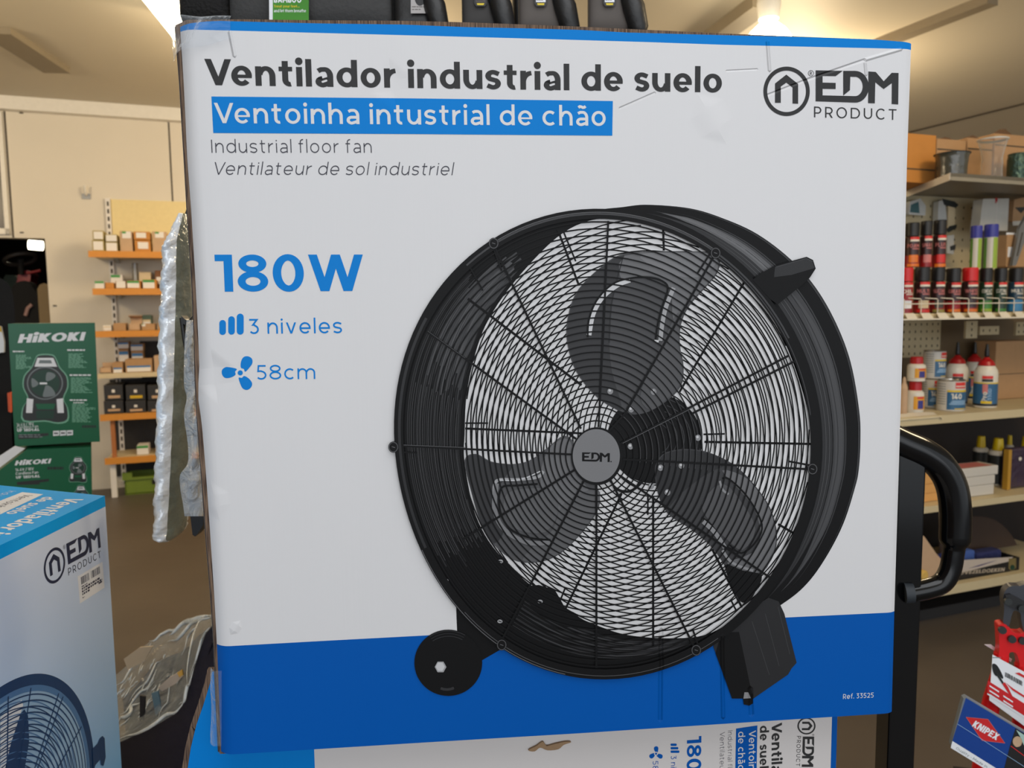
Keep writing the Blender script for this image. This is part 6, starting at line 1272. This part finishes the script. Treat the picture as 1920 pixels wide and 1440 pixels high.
gbottle(1774, 1816, 643, RD + .19, 'white glue bottle behind the nearest tin, left of three'); gbottle(1808, 1846, 643, RD + .31, 'white glue bottle deepest on the shelf, middle of three')
def gjar(px0, px1, yt, zb, label, d=RD + .06):
    P_ = roomplane(d); uc, r = cyl(px0, px1, 720, d); h = P_.uv(px0, yt)[1] - zb
    t = thing('glue_jar', label, 'jar', rm(uc, d + r, zb), YAW, 'small glue jars'); b = MB(); b.lathe([(0, 0), (r*.96, 0), (r*.96, h*.1), (r, h*.12), (r, h*.58), (r*.96, h*.66), (r*.66, h*.72), (0, h*.72)], m_glue, n=24); face_patch(b, r, h*.14, h*.54, -146, -50, mat('label_orange', (226, 160, 30), .4)); face_patch(b, r, h*.16, h*.42, -120, -78, mat('label_purple', (54, 54, 134), .4), .0012); face_patch(b, r, h*.47, h*.53, -125, -75, m_brd, .0012); b.build('jar_body', t, world=False)
    b = MB(); b.lathe([(r*.66, h*.70), (r*.70, h*.72), (r*.68, h*.96), (r*.6, h), (0, h)], m_redl, n=22); b.build('lid', t, world=False); return h
hj = gjar(1701, 1734, 717, zg_, 'small white glue jar with red lid, lower of the stacked pair'); gjar(1701, 1735, 671, zg_ + hj + .0005, 'small white glue jar with red lid, upper of the stacked pair')
P_ = roomplane(RD + .04); uq, r = cyl(1688, 1702, 740, RD + .066); u0 = u1 = uq; hh = P_.uv(1697, 708)[1] - zg_
t = thing('squeeze_bottle', 'small beige squeeze bottle left of the stacked glue jars', 'bottle', rm(uq, RD + .066 + r, zg_), YAW); b = MB(); b.lathe([(0, 0), (r, 0), (r, hh*.7), (r*.6, hh*.82), (0, hh*.82)], m_tan, n=18); b.build('bottle_body', t, world=False); b = MB(); b.lathe([(r*.5, hh*.82), (r*.4, hh*.95), (0, hh)], m_tan, n=14); b.build('cap', t, world=False)
for k, (x0, y0, x1, lab_) in enumerate(((1874, 640, 1930, 'plain brown box at the back right of the glue shelf'), )):
    d = RD + .30; P_ = roomplane(d); u0, z1 = P_.uv(x0, y0); u1, _ = P_.uv(x1, y0); t = thing('cardboard_box', lab_, 'box', rm((u0+u1)/2, d, zg_), YAW); b = MB(); rbox(b, u0 - .02, u1, d, d + .12, zg_, z1, m_kraft); b.build('carton_body', t, bevel=.003); b = MB(); zz = P_.uv(1900, 700)[1]; rbox(b, u0 - .02, u1, d - .001, d - .0002, zz - .003, zz, m_seam); b.build('tape_line', t)
# oil shelf
zo_ = RZ['oil'] + .0008
def oil(px0, px1, yt, d, label, dark=m_hkbl, ghost=False):
    P_ = roomplane(d); uc, r = cyl(px0, px1, 880, d); h = P_.uv(px0, yt)[1] - zo_; hb = h*.74
    t = thing('oil_bottle', label, 'bottle', rm(uc, d + r, zo_), YAW, 'yellow capped bottles'); b = MB(); b.lathe([(0, 0), (r*.95, 0), (r, .004), (r, hb*.88), (r*1.02, hb*.9), (r*1.02, hb*.95), (r*.8, hb), (0, hb)], m_glue, n=22); face_patch(b, r, .006, hb*.87, -245, -35, dark); face_patch(b, r, hb*.02, hb*.2, -130, -90, m_blk, .0011); b.build('bottle_body', t, world=False)
    b = MB(); b.lathe([(r*.56, hb), (r*.62, hb*1.01), (r*.5, h*.98), (r*.46, h), (0, h)], m_cyel, n=20); b.build('cap', t, world=False)
oil(1853, 1888, 827, RD + .155, 'black labelled bottle with bright yellow cap, nearest on the oil shelf'); oil(1824, 1852, 822, RD + .28, 'black labelled bottle with yellow cap behind the white boxes')
oil(1883, 1899, 819, RD + .36, 'bottle with dull yellow cap deepest in the row'); oil(1908, 1936, 823, RD + .22, 'bottle with bright yellow cap at the right edge behind the purple pack')
P_ = roomplane(RD + .09); u0, z1 = P_.uv(1890, 842); u1, _ = P_.uv(1932, 842); t = thing('foil_bag', 'glossy dark purple pack with a gold edge at the right edge', 'pack', rm((u0+u1)/2, RD + .1, zo_), YAW)
b = MB(); rbox(b, u0 + .008, u1, RD + .09, RD + .13, zo_, z1, mat('purple_foil', (58, 44, 66), .2, spec=.9, bump=.5, bscale=30)); b.build('bag', t, bevel=.012); b = MB(); rbox(b, u0, u0 + .02, RD + .085, RD + .11, zo_, z1 - .004, mat('gold_edge', (186, 142, 50), .4)); b.build('gold_edge', t); b = MB(); b.lathe([(0, 0), (.009, 0), (.009, .002), (0, .002)], m_glue, (0,0,0), 14); o = b.build('round_seal', t, world=False); cc = P_.uv(1911, 860); o.location = (t.matrix_world.inverted() @ P_.pt(*cc)) if False else ((cc[0] - (u0+u1)/2), -.0135, cc[1] - zo_); o.rotation_euler = (math.pi/2, 0, 0)
zz = zo_
for k, (y0, x0, x1, nm) in enumerate(((915, 1800, 1864, 'bottom'), (897, 1806, 1866, 'middle'), (880, 1800, 1872, 'top'))):
    d = RD + .05; P_ = roomplane(d); u0, z1 = P_.uv(x0, y0); u1, _ = P_.uv(x1, y0); t = thing('white_box', 'flat white box, %s of the stack of three on the oil shelf' % nm, 'box', rm((u0+u1)/2, d + .06, zz), YAW, 'flat white boxes'); b = MB(); rbox(b, u0, u1, d, d + .10, zz, z1, m_tinw); b.build('carton_body', t, bevel=.004); b = MB(); b.add([rm(u0 + .01, d + .01, z1 + .0003), rm(u1 - .03, d + .01, z1 + .0003), rm(u1 - .03, d + .09, z1 + .0003), rm(u0 + .01, d + .09, z1 + .0003)], [(0,1,2,3)], m_pk if nm == 'top' else m_tinw); b.build('top_label', t); zz = z1 + .0006
zz = zo_
for k in range(4):
    y0 = (922, 905, 887, 868)[k]; d = RD + .06; P_ = roomplane(d); u0 = P_.uv(1700, y0)[0]; u1, z1 = P_.uv((1768, 1766, 1768, 1764)[k], y0); t = thing('wood_block', 'orange wooden block seen through the cart handle, %s of four' % ('lowest', 'second from bottom', 'third from bottom', 'top')[k], 'block', rm((u0+u1)/2, d + .05, zz), YAW, 'stacked wooden blocks'); b = MB(); rbox(b, u0, u1, d, d + .1, zz, z1, mat('block_wood', (214, 160, 92), .7, var=.15, nscale=18)); b.build('block', t, bevel=.003); zz = z1 + .0005
# bottom display shelf
zk_ = RZ['cloth'] + .0008; d = RD + .035; P_ = roomplane(d)
u0 = P_.uv(1772, 1060)[0]; u1 = P_.uv(1911, 1060)[0]; zf = P_.uv(1905, 1046)[1]; m_dbx = mat('display_black', (26, 26, 28), .4)
t = thing('display_box', 'open black display box of blue cloths with raised dark lid on the low shelf', 'box', rm((u0+u1)/2, d + .15, zk_), YAW)
b = MB(); T = .006; rbox(b, u0, u1, d, d + T, zk_, zf, m_dbx); rbox(b, u0, u0 + T, d, d + .14, zk_, zf, m_dbx); rbox(b, u1 - T, u1, d, d + .14, zk_, zf, m_dbx); rbox(b, u0, u1, d + .14 - T, d + .14, zk_, zf, m_dbx); rbox(b, u0, u1, d, d + .14, zk_, zk_ + T, m_dbx); b.build('box_body', t)
dp = Print(P_, step=.0002); dp.ppoly([(1772,1062),(1806,1050),(1900,1044),(1890,1053),(1850,1062),(1806,1073),(1772,1078)], mat('display_white', (196, 184, 172), .5), 2); dp.ppoly([(1814,1066),(1840,1058),(1870,1050),(1862,1053),(1835,1062)], mat('print_purple', (70, 66, 110), .5), 3); dp.ptext('MICROVEZELDOEKEN', (1772, 1079.5), (1883, 1071), (1772, 1072.5), mat('print_sand', (186, 172, 152), .5), 3, .24, slant=.15)
dp.ppoly([(1891,1047),(1905,1046),(1905,1064),(1901,1069),(1895,1070),(1891,1066)], mat('seal_khaki', (120, 106, 64), .5), 3); dp.ppoly(arc(1898, 1064, 4.5, 5, 0, 340, 20), m_hkd, 4); dp.mb.build('front_print', t)
lp_ = spline([(1762,1020),(1770,990),(1800,978),(1850,978),(1878,992),(1900,1018),(1911,1043)], 5, False); P2 = roomplane(d + .135)
b = MB(); b.prism([P2.pt(P2.uv(*p)[0], max(zf, .6*P2.uv(*p)[1] + .4*P_.uv(*p)[1])) for p in lp_] + [P2.pt(P2.uv(1911, 1043)[0], zf), P2.pt(P2.uv(1762, 1043)[0], zf)], DEP*.005, mat('lid_brown', (62, 46, 36), .7)); b.build('raised_lid', t)
for k, (x0, x1, y0, c) in enumerate(((1776, 1800, 1040, (40, 50, 110)), (1803, 1830, 1031, (62, 90, 158)), (1832, 1880, 1030, (38, 44, 92)))):
    dd_ = d + .012 + .02*k; P3 = roomplane(dd_); a0 = P3.uv(x0, y0)[0]; a1, zt3 = P3.uv(x1, y0); q = thing('microfibre_cloth', ('dark blue folded cloth at the left of the black display box', 'bright blue folded cloth in the black display box', 'navy folded cloth filling the right of the black display box')[k], 'cloth', rm((a0+a1)/2, dd_ + .05, zk_ + .007), YAW); b = MB(); rbox(b, max(a0, u0 + .012), min(a1, u1 - .012), dd_, dd_ + .06, zk_ + .007, zt3, mat('cloth_blue_%d' % c[2], c, .9, bump=.6, bscale=50)); b.build('cloth', q, bevel=.012)
P4 = roomplane(d - .005); q = thing('cardboard_divider', 'tan cardboard sheet standing left of the black display box', 'cardboard', P4.pt(P4.uv(1745, 1090)[0], zk_), YAW)
b = MB(); P5 = roomplane(RD + .022); b.prism([P5.pt(P5.uv(1722, 1080)[0], zk_), P5.pt(P5.uv(1768, 1080)[0], zk_), P5.pt(*P5.uv(1768, 1052)), P5.pt(*P5.uv(1757, 1040)), P5.pt(*P5.uv(1733, 1006)), P5.pt(*P5.uv(1722, 999))], DEP*.006, m_tan); b.build('sheet', q)
for k, (px, py, r) in enumerate(((1735, 1062, .024), (1742, 1082, .026), (1722, 1080, .024))):
    P6 = roomplane(RD - .02); a, c = P6.uv(px, py); zc0 = zk_ + r + (0 if k else .048); q = thing('cloth_roll', ('yellow cloth roll resting on the two below it', 'yellow cloth roll at the right of the low pair', 'yellow cloth roll at the left of the low pair')[k], 'roll', rm(a, RD, zc0 - r), YAW, 'yellow cloth rolls'); b = MB(); b.tube([rm(a, RD - .022, zc0), rm(a, RD - .016, zc0), rm(a, RD + .014, zc0), rm(a, RD + .018, zc0)], [r*.7, r, r, r*.8], mat('roll_yellow', (214, 176, 92), .85, bump=.5, bscale=40), 18); b.build('roll', q)
# ------------------------------------------------------------------ bolt cutter and tilted sign at the lower right
KP = vplane(1880, 1250, 1.30, -14)
m_jaw = mat('jaw_grey', (72, 74, 80), .35, metal=.5); m_rh = mat('handle_red', (214, 16, 24), .32, var=0); m_kb = mat('sign_blue', (10, 62, 142), .35, var=0); m_kr = mat('sign_red', (206, 36, 40), .35, var=0)
def K(px, py): return KP.uv(px, py)
def kpr(pts, th, m, b, h=0.0): b.prism([KP.pt(*K(*p), h) for p in pts], -KP.N*th, m)
bc = thing('bolt_cutter', 'red handled bolt cutter with dark jaws standing at the lower right edge', 'bolt cutter', KP.pt(*K(1900, 1440)), math.radians(-14))
b = MB(); kpr(spline([(1888,1104),(1897,1099),(1912,1099),(1930,1102),(1930,1200),(1922,1190),(1915,1165),(1913,1150),(1900,1146),(1892,1174),(1886,1171),(1881,1166),(1883,1142),(1881,1124),(1883,1112)], 3), .018, m_jaw, b); b.build('jaw', bc)
b = MB(); kpr([(1883,1114),(1893,1112),(1930,1132),(1930,1150),(1908,1144),(1888,1134)], .004, m_dbx, b, .005); b.build('pivot_plate', bc)
for x, y in ((1887,1125),(1913,1138)): b = MB(); c = KP.pt(*K(x, y), .004); b.tube([c, c + KP.N*.006], .0062, m_hkbl, 16); b.build('jaw_bolt', bc)
b = MB(); kpr(spline([(1872,1176),(1874,1171),(1884,1170),(1892,1176),(1900,1186),(1915,1188),(1930,1188),(1930,1260),(1914,1255),(1911,1240),(1905,1225),(1893,1224),(1889,1240),(1880,1236),(1872,1240),(1874,1215),(1873,1190)], 3), .02, m_rh, b); b.build('linkage', bc)
for x, y in ((1878,1180),(1896,1197),(1916,1200)): b = MB(); c = KP.pt(*K(x, y), .0); b.tube([c, c + KP.N*.006], .0064, m_hkbl, 16); b.build('linkage_bolt', bc)
b = MB(); b.tube([KP.pt(*K(*p), -.011) for p in ((1882,1230),(1878,1270),(1863,1320),(1850,1400),(1838,1500))], [.012, .013, .014, .015, .015], m_rh, 14); b.build('handle', bc)
b = MB(); b.tube([KP.pt(*K(*p), -.011) for p in ((1922,1250),(1924,1300),(1920,1370),(1924,1450),(1926,1500))], [.013, .014, .015, .015, .015], m_rh, 14); b.build('handle', bc)
b = MB(); b.tube([KP.pt(*K(*p), -.011) for p in ((1857,1345),(1850,1378))], .0165, mat('collar_navy', (34, 34, 90), .4), 14); b.build('grip_collar', bc)
lbq = [(1856.5,1222),(1874,1232),(1930,1262),(1930,1366),(1905,1347),(1850.5,1307)]
b = MB(); b.prism([KP.pt(*K(*p), .012) for p in lbq], -KP.N*.0012, m_pw); kpr([(1857,1222),(1870,1222),(1888,1236),(1910,1250),(1908,1256),(1876,1234)], .0012, m_pw, b, -.03); b.build('card_sleeve', bc)
KS = Plane(KP.O + KP.N*.0125, KP.U, KP.V); ks = Print(KS, step=.0002)
ks.ppoly([(1852,1276),(1930,1325),(1930,1348),(1851.5,1298)], m_kr, 1); ks.ppoly([(1851,1299),(1930,1349),(1930,1352),(1851,1302)], m_pw, 2)
ks.ppoly(spline([(1860,1248),(1863,1244),(1869,1247),(1876,1258),(1881,1270),(1878,1272),(1870,1262),(1869,1268),(1863,1262)], 3), m_dbx, 2); ks.ppoly([(1867,1264),(1871,1262),(1882,1280),(1879,1282)], m_hkbl, 2); ks.ppoly([(1879,1282),(1884,1279),(1890,1288),(1902,1313),(1899,1312)], m_kr, 2); ks.ppoly([(1886,1280),(1900,1291),(1930,1310),(1930,1314),(1898,1294)], m_kr, 2)
R_ = random.Random(3); x = 1885.
while x < 1916: wd = R_.choice((.8, 1.2, 1.8)); ks.ppoly([(x, 1260 + (x-1885)*.55), (x + wd, 1260.5 + (x-1885)*.55), (x + wd - .6, 1269 + (x-1885)*.55), (x - .6, 1268.5 + (x-1885)*.55)], m_dbx, 2); x += wd + R_.choice((.8, 1.2))
ks.ppoly([(1903,1262),(1911,1261),(1930,1272),(1922,1272)], m_kr, 2)
for k in range(4):
    x0, y0 = ((1855,1284),(1855,1293),(1881,1303),(1881,1312))[k]; ks.ppoly([(x0, y0), (x0 + 18, y0 + 11.5), (x0 + 18, y0 + 14.5), (x0, y0 + 3)], m_pw, 3)
scribble(ks, 1861, 1232, 1878, 1236, 1, m_pgr, 2, .4, 5, .1); ks.mb.build('sleeve_print', bc)
SG = vplane(1850, 1390, 1.22, -14, 0); sg = thing('brand_sign', 'tilted blue sign card with a red diamond at the bottom right corner', 'sign', SG.pt(*SG.uv(1850, 1440)), math.radians(-14))
def rounded(pts, r=6):
    out = []; n = len(pts)
    for i in range(n):
        p, a, c = pts[i], pts[i-1], pts[(i+1) % n]
        for q, first in ((a, 1), (c, 0)):
            l = math.hypot(q[0]-p[0], q[1]-p[1]); out.append((p[0] + (q[0]-p[0])*r/l, p[1] + (q[1]-p[1])*r/l))
    return out
b = MB(); sq_ = [(1808,1305),(2000,1420),(1976,1520),(1782,1402)]
b.prism([SG.pt(*SG.uv(*p), 0) for p in rounded(sq_, 5)], -SG.N*.012, mat('sign_edge_grey', (112, 122, 132), .4)); b.build('backing', sg)
sp2 = Print(SG, step=.0002)
sp2.ppoly([(1811,1308.5),(1995,1419),(1972,1512),(1784,1394)], m_kb, 1); sp2.ppoly([(1785.5,1389),(1975,1507),(1972,1518),(1782.5,1402)], m_pw, 2)
sp2.ppoly([(1811,1344),(1852,1348),(1884,1393),(1841,1388)], m_kr, 3); sp2.ptext('KNIPEX', (1822, 1361.5), (1868, 1388), (1826.5, 1349), m_pw, 4, .27)
for e0, e1 in (((1811,1344),(1852,1348)), ((1852,1348),(1884,1393)), ((1884,1393),(1841,1388)), ((1841,1388),(1811,1344))): sp2.pribbon([e0, e1], .7, m_pk, 4.5)
sp2.pribbon([(1795,1357),(1838,1384),(1925,1440),(1990,1480)], .9, m_fl, 5)
sp2.ptext('Quality - Made in', (1792, 1404), (1850, 1440), (1794, 1400), m_pgr, 3, .14)
sp2.ppoly([(1904,1365),(2000,1424),(1985,1500),(1880,1450),(1893,1400)], m_dbx, 3); sp2.ppoly(spline([(1900,1384),(1908,1380),(1916,1386),(1914,1397),(1905,1400),(1899,1393)], 3), m_tan, 4); sp2.ppoly([(1905,1368),(1930,1384),(1930,1410),(1919,1396),(1912,1380)], mat('print_mint', (170, 200, 190), .5), 4); sp2.pribbon([(1895,1398),(1930,1424)], 1.6, m_kr, 5)
sp2.mb.build('sign_print', sg)
# floor stand that carries the sign and the cutter
st = thing('tool_display', 'low dark tool display stand below the red bolt cutter', 'display stand', Vector((KP.pt(*K(1930, 1500)).x, 1.3, 0)), math.radians(-14))
zl_ = KP.pt(*K(1880, 1500)).z; b = MB(); c0 = KP.pt(*K(1830, 1500)); c0.z = 0; b.obox(c0 + KP.N*.09, KP.U*.30, -KP.N*.22, (0, 0, zl_ - .02), m_dbx); b.build('cabinet', st)
